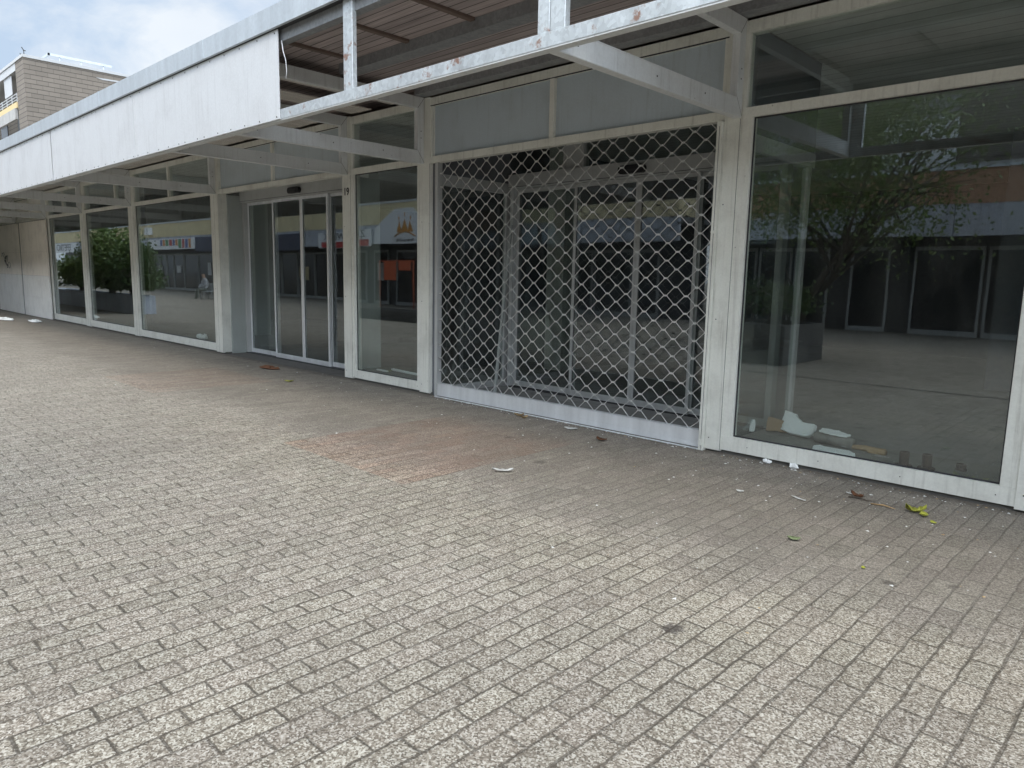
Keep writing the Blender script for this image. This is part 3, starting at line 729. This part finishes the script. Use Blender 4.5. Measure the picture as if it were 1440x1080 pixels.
# planters, shrubs and trees
def planter(x0, x1, y0, y1, h, label, mat='conc'):
    b = MB(); t_ = .1
    b.box(x0, x1, y0, y0 + t_, 0, h); b.box(x0, x1, y1 - t_, y1, 0, h); b.box(x0, x0 + t_, y0 + t_, y1 - t_, 0, h); b.box(x1 - t_, x1, y0 + t_, y1 - t_, 0, h); b.box(x0 + t_, x1 - t_, y0 + t_, y1 - t_, 0, h - .08)
    return tag(bevel(b.build('planter', M[mat]), .01), label, 'planter')
planter(-36.5, -26.3, -3.45, -2.75, .63, 'long concrete planter with tall bush, mirrored in the left windows', 'fasc')
planter(-7.5, -5.6, -8.9, -7.0, .75, 'square concrete planter with low shrub, mirrored in the large window', 'plinth')
planter(-21.6, -17.2, -9.4, -8.5, .35, 'low dark planter box, mirrored in the narrow window', 'plinth')
def foliage(b, cx, cy, cz, rx, ry, rz, n, size, rr, clumps=14):
    cs = []
    for _ in range(clumps):
        while True:
            q = Vector((rr.uniform(-1, 1), rr.uniform(-1, 1), rr.uniform(-1, 1)))
            if .25 < q.length < 1: break
        cs.append((q, rr.uniform(.2, .42)))
    for i in range(n):
        c, s = rr.choice(cs)
        v = Vector((rr.gauss(0, s * .8), rr.gauss(0, s * .8), rr.gauss(0, s * .7)))
        q = c + v
        p = Vector((cx + q.x * rx, cy + q.y * ry, cz + q.z * rz))
        if p.z < .3: continue
        a = Vector((rr.gauss(0, 1), rr.gauss(0, 1), rr.gauss(0, .6))).normalized(); u = a.cross(Vector((rr.gauss(0, 1), rr.gauss(0, 1), rr.gauss(0, 1)))).normalized(); w = a.cross(u)
        L = size * rr.uniform(.6, 1.4)
        b.add([p, p + u * L * .45 + w * L * .28, p + u * L, p + u * L * .45 - w * L * .28], [(0, 1, 2, 3)])
def tree(name, label, cat, x, y, trunk_h, cz, rx, ry, rz, n, size, seed, mat, z0=0.0, lean=(0, 0), tr=.12):
    rr = random.Random(seed); root = empty(name, label, cat, None, (x, y, z0))
    t_ = MB(); top = Vector((lean[0], lean[1], trunk_h))
    t_.tube([(0, 0, 0), (lean[0] * .3, lean[1] * .3, trunk_h * .5), top], [tr, tr * .8, tr * .55], 8)
    for k in range(16):
        a = rr.uniform(0, 2 * math.pi); s = top * rr.uniform(.55, 1.0)
        e = Vector((rx * .85 * math.cos(a) + lean[0] * .5, ry * .85 * math.sin(a) + lean[1] * .5, cz + rr.uniform(-.6, .8) * rz))
        mid = s.lerp(e, .5) + Vector((0, 0, rr.uniform(-.1, .3)))
        t_.tube([s, mid, e], [tr * .42, tr * .26, .012], 5)
        for q in range(3):
            e2 = mid.lerp(e, rr.uniform(.2, .9)) + Vector((rr.gauss(0, .5) * rx * .5, rr.gauss(0, .5) * ry * .5, rr.gauss(0, .3)))
            t_.tube([mid.lerp(e, .3), e2], [.02, .008], 4)
    t_.build('trunk', M['bark'], root)
    c = MB(); foliage(c, lean[0] * .6, lean[1] * .6, cz, rx, ry, rz, n, size, rr, 26); c.build('crown', M[mat], root)
tree('bushy_tree', 'tallest dense bush in the long planter, mirrored in the second window', 'bush', -29.6, -3.1, .6, 1.15, 2.0, .7, 1.2, 12000, .13, 11, 'leaf', .55)
tree('bushy_tree', 'broad dark bush at the near end of the long planter, mirrored in the second window', 'bush', -27.4, -3.1, .5, .75, 1.3, .65, .95, 8000, .12, 14, 'leafd', .55)
tree('bushy_tree', 'pale green bush at the far end of the planter, mirrored in the first window', 'bush', -33.2, -3.1, .5, .7, 1.3, .6, .8, 7000, .13, 12, 'leaf', .55)
tree('shrub', 'low shrub in the square planter, mirrored in the large window', 'shrub', -6.3, -8.0, .35, .45, .85, 1.0, .45, 2200, .09, 13, 'leafd', .66)
tree('plaza_tree', 'small-leaved tree with drooping branches, mirrored in the large window', 'tree', -6.5, -9.4, 2.4, 4.15, 2.7, 2.2, 1.6, 18000, .085, 15, 'leaf', 0, (1.2, .4), .10)

# people across the square, mirrored in the glass
def person(label, x, y, rz, seated, top='cloth'):
    pts = {'pel': (0, 0, .50 if seated else .95)}
    if seated:
        J = [(0, 0, .52), (0, -.04, .78), (0, .0, 1.05), (0, .03, 1.14), (0, .05, 1.26), (0, .06, 1.36)]
        rad = [.15, .145, .15, .06, .095, .085]
        chains = [([0], [(.10, .06, .50), (.11, .42, .50), (.11, .46, .10), (.11, .58, .05)], [.10, .075, .05, .04]), ([0], [(-.10, .06, .50), (-.11, .42, .50), (-.12, .44, .10), (-.12, .56, .05)], [.10, .075, .05, .04]),
                  ([2], [(.19, 0, 1.0), (.24, .08, .76), (.10, .30, .64), (.06, .36, .62)], [.06, .048, .04, .038]), ([2], [(-.19, 0, 1.0), (-.24, .08, .76), (-.10, .30, .64), (-.06, .36, .62)], [.06, .048, .04, .038])]
    else:
        J = [(0, 0, .95), (0, 0, 1.18), (0, 0, 1.42), (0, .01, 1.52), (0, .03, 1.63), (0, .03, 1.73)]
        rad = [.15, .14, .15, .06, .095, .085]
        chains = [([0], [(.10, 0, .90), (.11, .02, .50), (.11, 0, .09), (.11, .14, .04)], [.10, .07, .05, .04]), ([0], [(-.10, 0, .90), (-.11, .06, .50), (-.12, .02, .09), (-.12, .16, .04)], [.10, .07, .05, .04]),
                  ([2], [(.20, 0, 1.38), (.25, .0, 1.10), (.24, .1, .86), (.23, .14, .78)], [.06, .048, .04, .038]), ([2], [(-.20, 0, 1.38), (-.25, .05, 1.10), (-.20, .22, 1.0), (-.16, .28, 1.0)], [.06, .048, .04, .038])]
    V = list(J); Rr = list(rad); E = [(i, i + 1) for i in range(5)]
    for (st,), ps, rs in chains:
        prev = st
        for p, r in zip(ps, rs): V.append(p); Rr.append(r); E.append((prev, len(V) - 1)); prev = len(V) - 1
    me = bpy.data.meshes.new('person'); me.from_pydata(V, E, [])
    o = bpy.data.objects.new('person', me); COL.objects.link(o); o.location = (x, y, 0); o.rotation_euler = (0, 0, rz)
    m = o.modifiers.new('body', 'SKIN')
    for i, sv in enumerate(me.skin_vertices[0].data): sv.radius = (Rr[i], Rr[i]); sv.use_root = (i == 0)
    o.modifiers.new('smooth', 'SUBSURF').levels = 1
    zc = 1.0 if seated else 1.42; zt = .58 if seated else .95
    t = NT('person_clothes_' + ('seated' if seated else 'standing')); z = t.sep(t.obj())[2]
    col = t.mix(t.math('GREATER_THAN', z, zt), (.18, .19, .16), (.42, .42, .43)); col = t.mix(t.math('GREATER_THAN', z, 1.12 if seated else 1.5), col, (.42, .27, .20))
    col = t.mix(t.math('GREATER_THAN', z, 1.33 if seated else 1.70), col, (.06, .045, .035)); t.bsdf(col, .85)
    me.materials.append(t.m)
    return tag(o, label, 'person')
person('person sitting in pale shirt and grey trousers, mirrored in the third window', -38.8, -10.5, R(0), True)
ch = MB(); ch.box(-.25, .25, -.25, .22, .38, .42); ch.box(-.25, .25, -.29, -.25, .42, .85)
for sx in (-.22, .22):
    for sy in (-.24, .18): ch.tube([(sx, sy, 0), (sx, sy, .38)], .02, 6)
tag(ch.build('chair', M['alud'], None, (-38.8, -10.5, 0)), 'grey chair under the seated person across the square', 'chair')
# red cloth and stand before the gable-sign shop
fl = MB(); fl.box(-27.6, -26.7, FY + .3, FY + .32, 1.25, 2.1); fl.box(-26.5, -25.6, FY + .3, FY + .32, 1.7, 2.15); fl.tube([(-27.9, FY + .31, 2.12), (-25.4, FY + .31, 2.12)], .02, 6); fl.tube([(-27.9, FY + .31, 0), (-27.9, FY + .31, 2.12)], .03, 6); fl.tube([(-25.4, FY + .31, 0), (-25.4, FY + .31, 2.12)], .03, 6)
tag(fl.build('clothes_rail', M['red']), 'orange-red cloths hung on a rail before the gable-sign shop', 'clothes rail')

# ------------------------------------------------------------------ litter and debris
def lump(name, label, cat, x, y, z, sx, sy, sz, mat, seed, rz=0.0, group=None, flat=.5):
    """small crumpled or broken piece, irregular in outline"""
    rr = random.Random(seed); b = MB(); n = 11; rings = 4; vs = []
    prof = [(.55, 0), (1, .35), (.85, .8), (.35, 1.0)]
    off = [rr.uniform(.62, 1.2) for _ in range(n)]
    for k, (rad, h) in enumerate(prof):
        for i in range(n):
            a = 2 * math.pi * i / n; q = off[i] * rad * rr.uniform(.85, 1.15)
            vs.append((q * math.cos(a) * sx, q * math.sin(a) * sy, max(0, h * sz * rr.uniform(.55, 1.25))))
    fs = [(k * n + i, k * n + (i + 1) % n, (k + 1) * n + (i + 1) % n, (k + 1) * n + i) for k in range(rings - 1) for i in range(n)] + [tuple(range(n)), tuple(range((rings - 1) * n, rings * n))]
    b.add(vs, fs); o = b.build(name, M[mat], None, (x, y, z)); o.rotation_euler = (0, 0, rz)
    return tag(o, label, cat, group)
def leaf(name, label, x, y, ln, wd, mat, rz, curl=.4, z=.004, seed=1, group=None):
    rr = random.Random(seed); b = MB(); n = 8; vs = []
    for i in range(n + 1):
        u = i / n; w = wd * math.sin(math.pi * min(.98, u * .95 + .03)) ** .8
        for j, s_ in enumerate((-1, 0, 1)):
            vs.append(((u - .5) * ln, s_ * w * .5 * rr.uniform(.8, 1.15), .003 + curl * ln * .25 * (abs(s_) * .8 + (2 * u - 1) ** 2) * rr.uniform(.7, 1.2)))
    m = len(vs); vs += [(a, c, d + .0022) for a, c, d in vs]
    fs = []
    for i in range(n):
        for j in range(2):
            q = (i * 3 + j, i * 3 + j + 1, (i + 1) * 3 + j + 1, (i + 1) * 3 + j); fs.append(q); fs.append(tuple(m + t for t in reversed(q)))
        fs.append((i * 3, (i + 1) * 3, m + (i + 1) * 3, m + i * 3)); fs.append((i * 3 + 2, (i + 1) * 3 + 2, m + (i + 1) * 3 + 2, m + i * 3 + 2))
    fs += [(0, 1, m + 1, m), (1, 2, m + 2, m + 1), (n * 3, n * 3 + 1, m + n * 3 + 1, m + n * 3), (n * 3 + 1, n * 3 + 2, m + n * 3 + 2, m + n * 3 + 1)]
    b.add(vs, fs, 0, True); o = b.build(name, M[mat], None, (x, y, z)); o.rotation_euler = (0, 0, rz)
    return tag(o, label, 'leaf', group)
leaf('fallen_leaf', 'large crumpled yellow-green leaf lying before the big window', -1.30, -.55, .13, .07, 'ygreen', .5, .9, seed=1)
leaf('fallen_leaf', 'small yellow-green leaf fragment beside the crumpled leaf', -1.235, -.60, .08, .06, 'ygreen', 2.0, .8, seed=9)
leaf('fallen_leaf', 'tiny yellow leaf just in front of the crumpled leaf', -1.15, -.71, .05, .035, 'ygreen', 2.4, .4, seed=2)
leaf('fallen_leaf', 'small grey-green leaf lying alone on the paving', -1.66, -1.70, .075, .05, 'greenl', .3, .5, seed=3)
leaf('fallen_leaf', 'yellow leaf on the paving before the sliding door', -9.3, -.82, .12, .08, 'ygreen', .9, .4, seed=4)
leaf('fallen_leaf', 'tiny yellow leaf beside the dark stain at right', -1.21, -1.85, .03, .022, 'ygreen', 1.9, .4, seed=5)
leaf('fallen_leaf', 'dry brown leaf curled up before the big window', -1.70, -.50, .10, .05, 'brownl', -.3, .9, seed=6)
leaf('fallen_leaf', 'tan dry leaf before the roller grille bar', -5.42, -.16, .11, .06, 'tan', .4, .8, seed=7)
leaf('fallen_leaf', 'second tan dry leaf next to the grille bar', -5.30, -.20, .09, .06, 'tan', 1.4, .8, seed=8)
leaf('fallen_leaf', 'reddish brown leaf before the right part of the grille', -4.07, -.43, .11, .07, 'brownl', .2, .6, seed=10)
lump('dry_leaf_heap', 'reddish brown dry leaf heap before the sliding door', 'leaves', -10.72, -.37, 0, .24, .09, .05, 'brownl', 21, .1)
leaf('paper_strip', 'narrow white paper strip on the paving before the big window', -1.98, -.86, .13, .022, 'paper', -.35, .15, seed=11)
leaf('paper_strip', 'white torn paper slip lying beyond the red paving', -3.92, -1.93, .17, .05, 'paper', .75, .35, seed=12)
leaf('paper_scrap', 'white paper scrap beside the curled brown leaf', -1.76, -.44, .07, .035, 'paper', .2, .3, seed=13)
leaf('paper_scrap', 'flat white paper scrap before the roller grille', -4.6, -.25, .14, .09, 'paper', .4, .3, seed=14)
leaf('paper_scrap', 'small white scrap left of the paper strip', -2.36, -1.0, .06, .04, 'paper', .1, .3, seed=15)
lump('foam_chunk', 'white foam chunk on the paving under the window frame', 'foam', -2.37, -.02, 0, .05, .035, .045, 'styro', 31, .2)
lump('foam_chunk', 'small pale foam chunk tucked under the frame corner', 'foam', -2.60, -.02, 0, .04, .025, .035, 'styro', 32, .6)
lump('foam_chunk', 'white foam lump far left on the paving', 'foam', -24.9, -1.1, 0, .40, .15, .08, 'styro', 33, .2)
lump('foam_chunk', 'white scrap on the paving before the hoarding', 'foam', -23.6, -.68, 0, .28, .12, .07, 'styro', 34, .2)
tw = MB(); tw.tube([(-.09, 0, .006), (-.03, .012, .014), (.04, .0, .008), (.09, .02, .012)], [.005, .006, .004, .002], 5); tw.tube([(-.03, .012, .012), (.01, .05, .02)], [.004, .002], 5)
tag(tw.build('twig', M['bark'], None, (-1.66, -.53, 0)), 'dark thin twig beside the curled brown leaf', 'twig')
tw = MB(); tw.tube([(-.08, 0, .006), (.0, .01, .012), (.08, .0, .006)], [.004, .006, .002], 5)
tag(tw.build('twig', M['wood'], None, (-1.5, -.58, 0)), 'pale twig lying left of the crumpled yellow-green leaf', 'twig')
# crumbs nobody would count
rr = random.Random(5); cr = MB()
for i in range(1000):
    x = -1 - abs(rr.gauss(0, 1)) * 9 if rr.random() < .7 else rr.uniform(-3, .5); y = -abs(rr.gauss(0, 1)) * .9 - .02 if rr.random() < .75 else rr.uniform(-3, -.1)
    if -24 > x: continue
    s = rr.choice((.003, .003, .004, .004, .005, .006, .006, .011)) * rr.uniform(.7, 1.4); a = rr.uniform(0, 6.3); mi = 0 if rr.random() < .62 else 1 if rr.random() < .6 else 2
    vs = [(x + s * math.cos(a + k * 2.1) * rr.uniform(.5, 1.4), y + s * math.sin(a + k * 2.1) * rr.uniform(.5, 1.4), .001) for k in range(3)] + [(x, y, s * .5)]
    cr.add(vs, [(0, 1, 2), (0, 1, 3), (1, 2, 3), (2, 0, 3)], mi)
for i in range(420):
    x = rr.uniform(-7.1, -.6); y = -abs(rr.gauss(0, .07)) - .012; s = rr.choice((.004, .005, .006, .008, .012)) * rr.uniform(.6, 1.3); a = rr.uniform(0, 6.3); mi = 0 if rr.random() < .5 else 1 if rr.random() < .5 else 2
    vs = [(x + s * math.cos(a + k * 2.1) * rr.uniform(.4, 1.6), y + s * math.sin(a + k * 2.1) * rr.uniform(.4, 1.4), .001) for k in range(3)] + [(x, y, s * .55)]
    cr.add(vs, [(0, 1, 2), (0, 1, 3), (1, 2, 3), (2, 0, 3)], mi)
tag(cr.build('litter_crumbs', [M['paper'], M['tan'], M['bark']]), 'white and brown crumbs strewn over the paving along the shopfront', 'litter', None, 'stuff')
# debris on the ledge behind the big window
ZL = .138
def slab(name, label, cat, pts, th, mat, loc, rot):
    rr = random.Random(len(label)); b = MB(); fine = []
    for k in range(len(pts)):
        (ax, ay), (bx, by) = pts[k], pts[(k + 1) % len(pts)]
        for q in range(4): fine.append((ax + (bx - ax) * q / 4 + rr.uniform(-.006, .006), ay + (by - ay) * q / 4 + rr.uniform(-.006, .006)))
    pts = fine; n = len(pts); vs = [(x, y, 0) for x, y in pts] + [(x * .97, y * .97, th * rr.uniform(.8, 1.1)) for x, y in pts]
    b.add(vs, [tuple(range(n - 1, -1, -1)), tuple(range(n, 2 * n))] + [(i, (i + 1) % n, n + (i + 1) % n, n + i) for i in range(n)])
    o = bevel(b.build(name, M[mat], None, loc), .004); o.rotation_euler = rot; return tag(o, label, cat)
slab('foam_slab', 'large torn white foam slab leaning on the ledge behind the big window', 'foam', [(-.19, .02), (-.08, -.01), (.11, .0), (.16, .05), (.13, .14), (-.01, .13), (-.09, .2), (-.22, .22)], .04, 'styro', (-2.60, .60, ZL + .012), (R(58), 0, R(-12)))
slab('cardboard_piece', 'brown cardboard piece standing beside the torn foam slab', 'cardboard', [(-.10, 0), (.10, .01), (.11, .12), (-.09, .14)], .02, 'card', (-2.82, .62, ZL + .006), (R(70), 0, R(8)))
slab('foam_stick', 'narrow white foam stick lying in the ledge corner', 'foam', [(-.02, 0), (.025, 0), (.025, .16), (-.02, .15)], .02, 'styro', (-2.98, .45, ZL + .006), (R(35), 0, R(25)))
slab('foam_slab', 'flat white foam slab lying closest to the window glass', 'foam', [(-.17, -.04), (-.05, -.06), (.16, -.045), (.18, .0), (.11, .05), (-.08, .045), (-.19, .02)], .03, 'styro', (-2.14, .22, ZL + .002), (R(4), 0, R(-6)))
b = MB(); b.tube([(-.16, 0, .055), (-.05, .01, .06), (.08, 0, .058), (.17, -.01, .045)], [.045, .055, .058, .05], 10)
tag(b.build('rolled_wrap', M['ledge'], None, (-2.25, .49, ZL + .0)), 'grey rolled wrapping under white foam on the ledge', 'wrapping')
slab('foam_strip', 'curved white foam strip lying on the grey roll', 'foam', [(-.12, -.05), (.0, -.06), (.12, -.04), (.13, .03), (.02, .05), (-.13, .04)], .018, 'styro', (-2.24, .48, ZL + .110), (R(6), R(3), R(-4)))
b = MB(); b.tube([(-.17, 0, .02), (.0, .01, .026), (.17, -.02, .022)], [.016, .026, .024], 6); b.box(.03, .16, -.03, .02, .0, .045)
tag(b.build('wood_stick', M['wood'], None, (-1.98, .48, ZL)), 'splintered pine stick at the right end of the debris', 'wood')
def stub(label, x, y, h, r=.035, fl=.062):
    b = MB(); n = 18; prof = [(fl, 0), (fl, .010), (r, .014), (r, h * .96), (r * .92, h), (r * .5, h - .004)]; vs = []
    for q, z in prof: vs += [(q * math.cos(2 * math.pi * i / n), q * math.sin(2 * math.pi * i / n), z) for i in range(n)]
    b.add(vs, [(k * n + i, k * n + (i + 1) % n, (k + 1) * n + (i + 1) % n, (k + 1) * n + i) for k in range(len(prof) - 1) for i in range(n)] + [tuple(range(n)), tuple(range((len(prof) - 1) * n, len(prof) * n))], 0, False)
    return tag(b.build('pipe_stub', M['rust'], None, (x, y, ZL)), label, 'pipe stub', 'rusty pipe stubs behind the big window')
stub('rusty flanged pipe stub on the ledge, nearer the foam debris', -1.60, .20, .115)
stub('rusty flanged pipe stub on the ledge, middle of the three', -1.45, .24, .115)
stub('short rusty pipe stub, smallest of the three on the ledge', -1.25, .40, .05, .035, .04)
# things behind the other windows
b = MB(); b.tube([(-8.52, .42, ZL + .022), (-7.75, .36, ZL + .022)], .02, 10); b.tube([(-8.56, .425, ZL + .022), (-8.52, .42, ZL + .022)], .012, 8)
tag(b.build('lamp_tube', M['styro']), 'white fluorescent tube lying behind the narrow window', 'lamp tube')
slab('paper_roll', 'small white paper strip lying behind the narrow window', 'paper', [(-.14, -.02), (.13, -.03), (.14, .02), (-.13, .02)], .02, 'paper', (-8.62, .30, ZL), (0, 0, R(-5)))
lump('crumpled_foil', 'crumpled pale packaging behind the third window', 'packaging', -14.9, .33, ZL, .22, .1, .10, 'styro', 41, .1)
b = MB(); b.box(-.02, .02, -.012, .012, 0, 2.25)
o = b.build('leaning_batten', M['jamb'], None, (-6.72, .74, .013)); o.rotation_euler = (R(-10), R(-3.5), 0)
tag(o, 'slim metal batten leaning inside the grilled entrance', 'batten')

# ------------------------------------------------------------------ camera
cam = bpy.data.cameras.new('camera'); co = bpy.data.objects.new('camera', cam); COL.objects.link(co); scene.camera = co
yaw, pit, rol, f = -7.66562758e-01, 1.48619807e-01, 2.04944837e-02, 1013.28
cy, sy, cp, sp = math.cos(yaw), math.sin(yaw), math.cos(pit), math.sin(pit)
fw = Vector((sy * cp, cy * cp, -sp)); rt = Vector((cy, -sy, 0)); up = rt.cross(fw)
r2 = rt * math.cos(rol) + up * math.sin(rol); u2 = -rt * math.sin(rol) + up * math.cos(rol)
co.matrix_world = Matrix(((r2.x, u2.x, -fw.x, 0), (r2.y, u2.y, -fw.y, -5.912), (r2.z, u2.z, -fw.z, 1.55), (0, 0, 0, 1)))
cam.sensor_fit = 'HORIZONTAL'; cam.sensor_width = 36; cam.lens = f / 1440 * 36; cam.clip_end = 2000; cam.clip_start = .05

# ------------------------------------------------------------------ light
SUN_EL, SUN_AZ = R(58), R(150)      # azimuth measured clockwise from +Y
w = bpy.data.worlds.new('World'); scene.world = w; w.use_nodes = True
nt = w.node_tree; nt.nodes.clear(); N = nt.nodes.new
out = N('ShaderNodeOutputWorld'); bg = N('ShaderNodeBackground'); bg.inputs[1].default_value = .12
sky = N('ShaderNodeTexSky'); sky.sky_type = 'NISHITA'; sky.sun_disc = False; sky.sun_elevation = SUN_EL; sky.sun_rotation = SUN_AZ; sky.altitude = 300; sky.air_density = 1.0; sky.dust_density = 2.0
tc = N('ShaderNodeTexCoord')
def nz(sc, det, dist, vec):
    n = N('ShaderNodeTexNoise'); n.inputs['Scale'].default_value = sc; n.inputs['Detail'].default_value = det; n.inputs['Roughness'].default_value = .6; n.inputs['Distortion'].default_value = dist; nt.links.new(vec, n.inputs['Vector']); return n.outputs['Fac']
mp = N('ShaderNodeMapping'); mp.inputs['Scale'].default_value = (1, 1, 2.6); nt.links.new(tc.outputs['Generated'], mp.inputs['Vector'])
n1 = nz(3.2, 8, .5, mp.outputs[0]); n2 = nz(1.3, 4, .2, mp.outputs[0])
cr1 = N('ShaderNodeValToRGB'); cr1.color_ramp.elements[0].position = .40; cr1.color_ramp.elements[1].position = .58
cr1.color_ramp.elements[0].color = (3.75, 4.6, 5.7, 1); cr1.color_ramp.elements[1].color = (5.8, 6.15, 6.5, 1); nt.links.new(n1, cr1.inputs[0])
mx = N('ShaderNodeMix'); mx.data_type = 'RGBA'; mr = N('ShaderNodeMapRange'); mr.inputs[1].default_value = .3; mr.inputs[2].default_value = .55; mr.inputs[3].default_value = .72; mr.inputs[4].default_value = .97
nt.links.new(n2, mr.inputs[0]); nt.links.new(mr.outputs[0], mx.inputs[0]); nt.links.new(sky.outputs[0], mx.inputs[6]); nt.links.new(cr1.outputs[0], mx.inputs[7])
# sky brightening added behind the camera, out of view, to fill the shaded front
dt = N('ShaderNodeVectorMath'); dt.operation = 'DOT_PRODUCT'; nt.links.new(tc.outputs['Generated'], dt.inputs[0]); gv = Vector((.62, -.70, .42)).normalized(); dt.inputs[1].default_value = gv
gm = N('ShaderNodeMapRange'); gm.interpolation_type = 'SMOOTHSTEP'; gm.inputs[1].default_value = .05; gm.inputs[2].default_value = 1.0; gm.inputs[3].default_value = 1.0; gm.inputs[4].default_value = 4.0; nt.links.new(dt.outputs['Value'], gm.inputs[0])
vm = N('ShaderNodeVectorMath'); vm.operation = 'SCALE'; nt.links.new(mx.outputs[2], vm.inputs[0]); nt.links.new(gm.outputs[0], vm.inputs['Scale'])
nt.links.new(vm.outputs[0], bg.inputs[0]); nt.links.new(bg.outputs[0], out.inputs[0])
sl = bpy.data.lights.new('sun', 'SUN'); sl.energy = 1.0; sl.angle = R(16); sl.color = (1, .90, .76)
so = bpy.data.objects.new('sun', sl); COL.objects.link(so)
sd = Vector((math.sin(SUN_AZ) * math.cos(SUN_EL), math.cos(SUN_AZ) * math.cos(SUN_EL), math.sin(SUN_EL)))
so.rotation_euler = sd.to_track_quat('Z', 'Y').to_euler()

vs = scene.view_settings; vs.view_transform = 'Standard'; vs.look = 'None'; vs.exposure = 0.42; vs.gamma = 1.0; vs.use_curve_mapping = False
scene.render.engine = 'CYCLES'; cy_ = scene.cycles
cy_.transparent_max_bounces = 32; cy_.max_bounces = 10; cy_.diffuse_bounces = 4; cy_.glossy_bounces = 5; cy_.sample_clamp_indirect = 6.0
cy_.use_denoising = True
try: cy_.denoiser = 'OPENIMAGEDENOISE'; cy_.denoising_input_passes = 'RGB_ALBEDO_NORMAL'
except Exception: pass
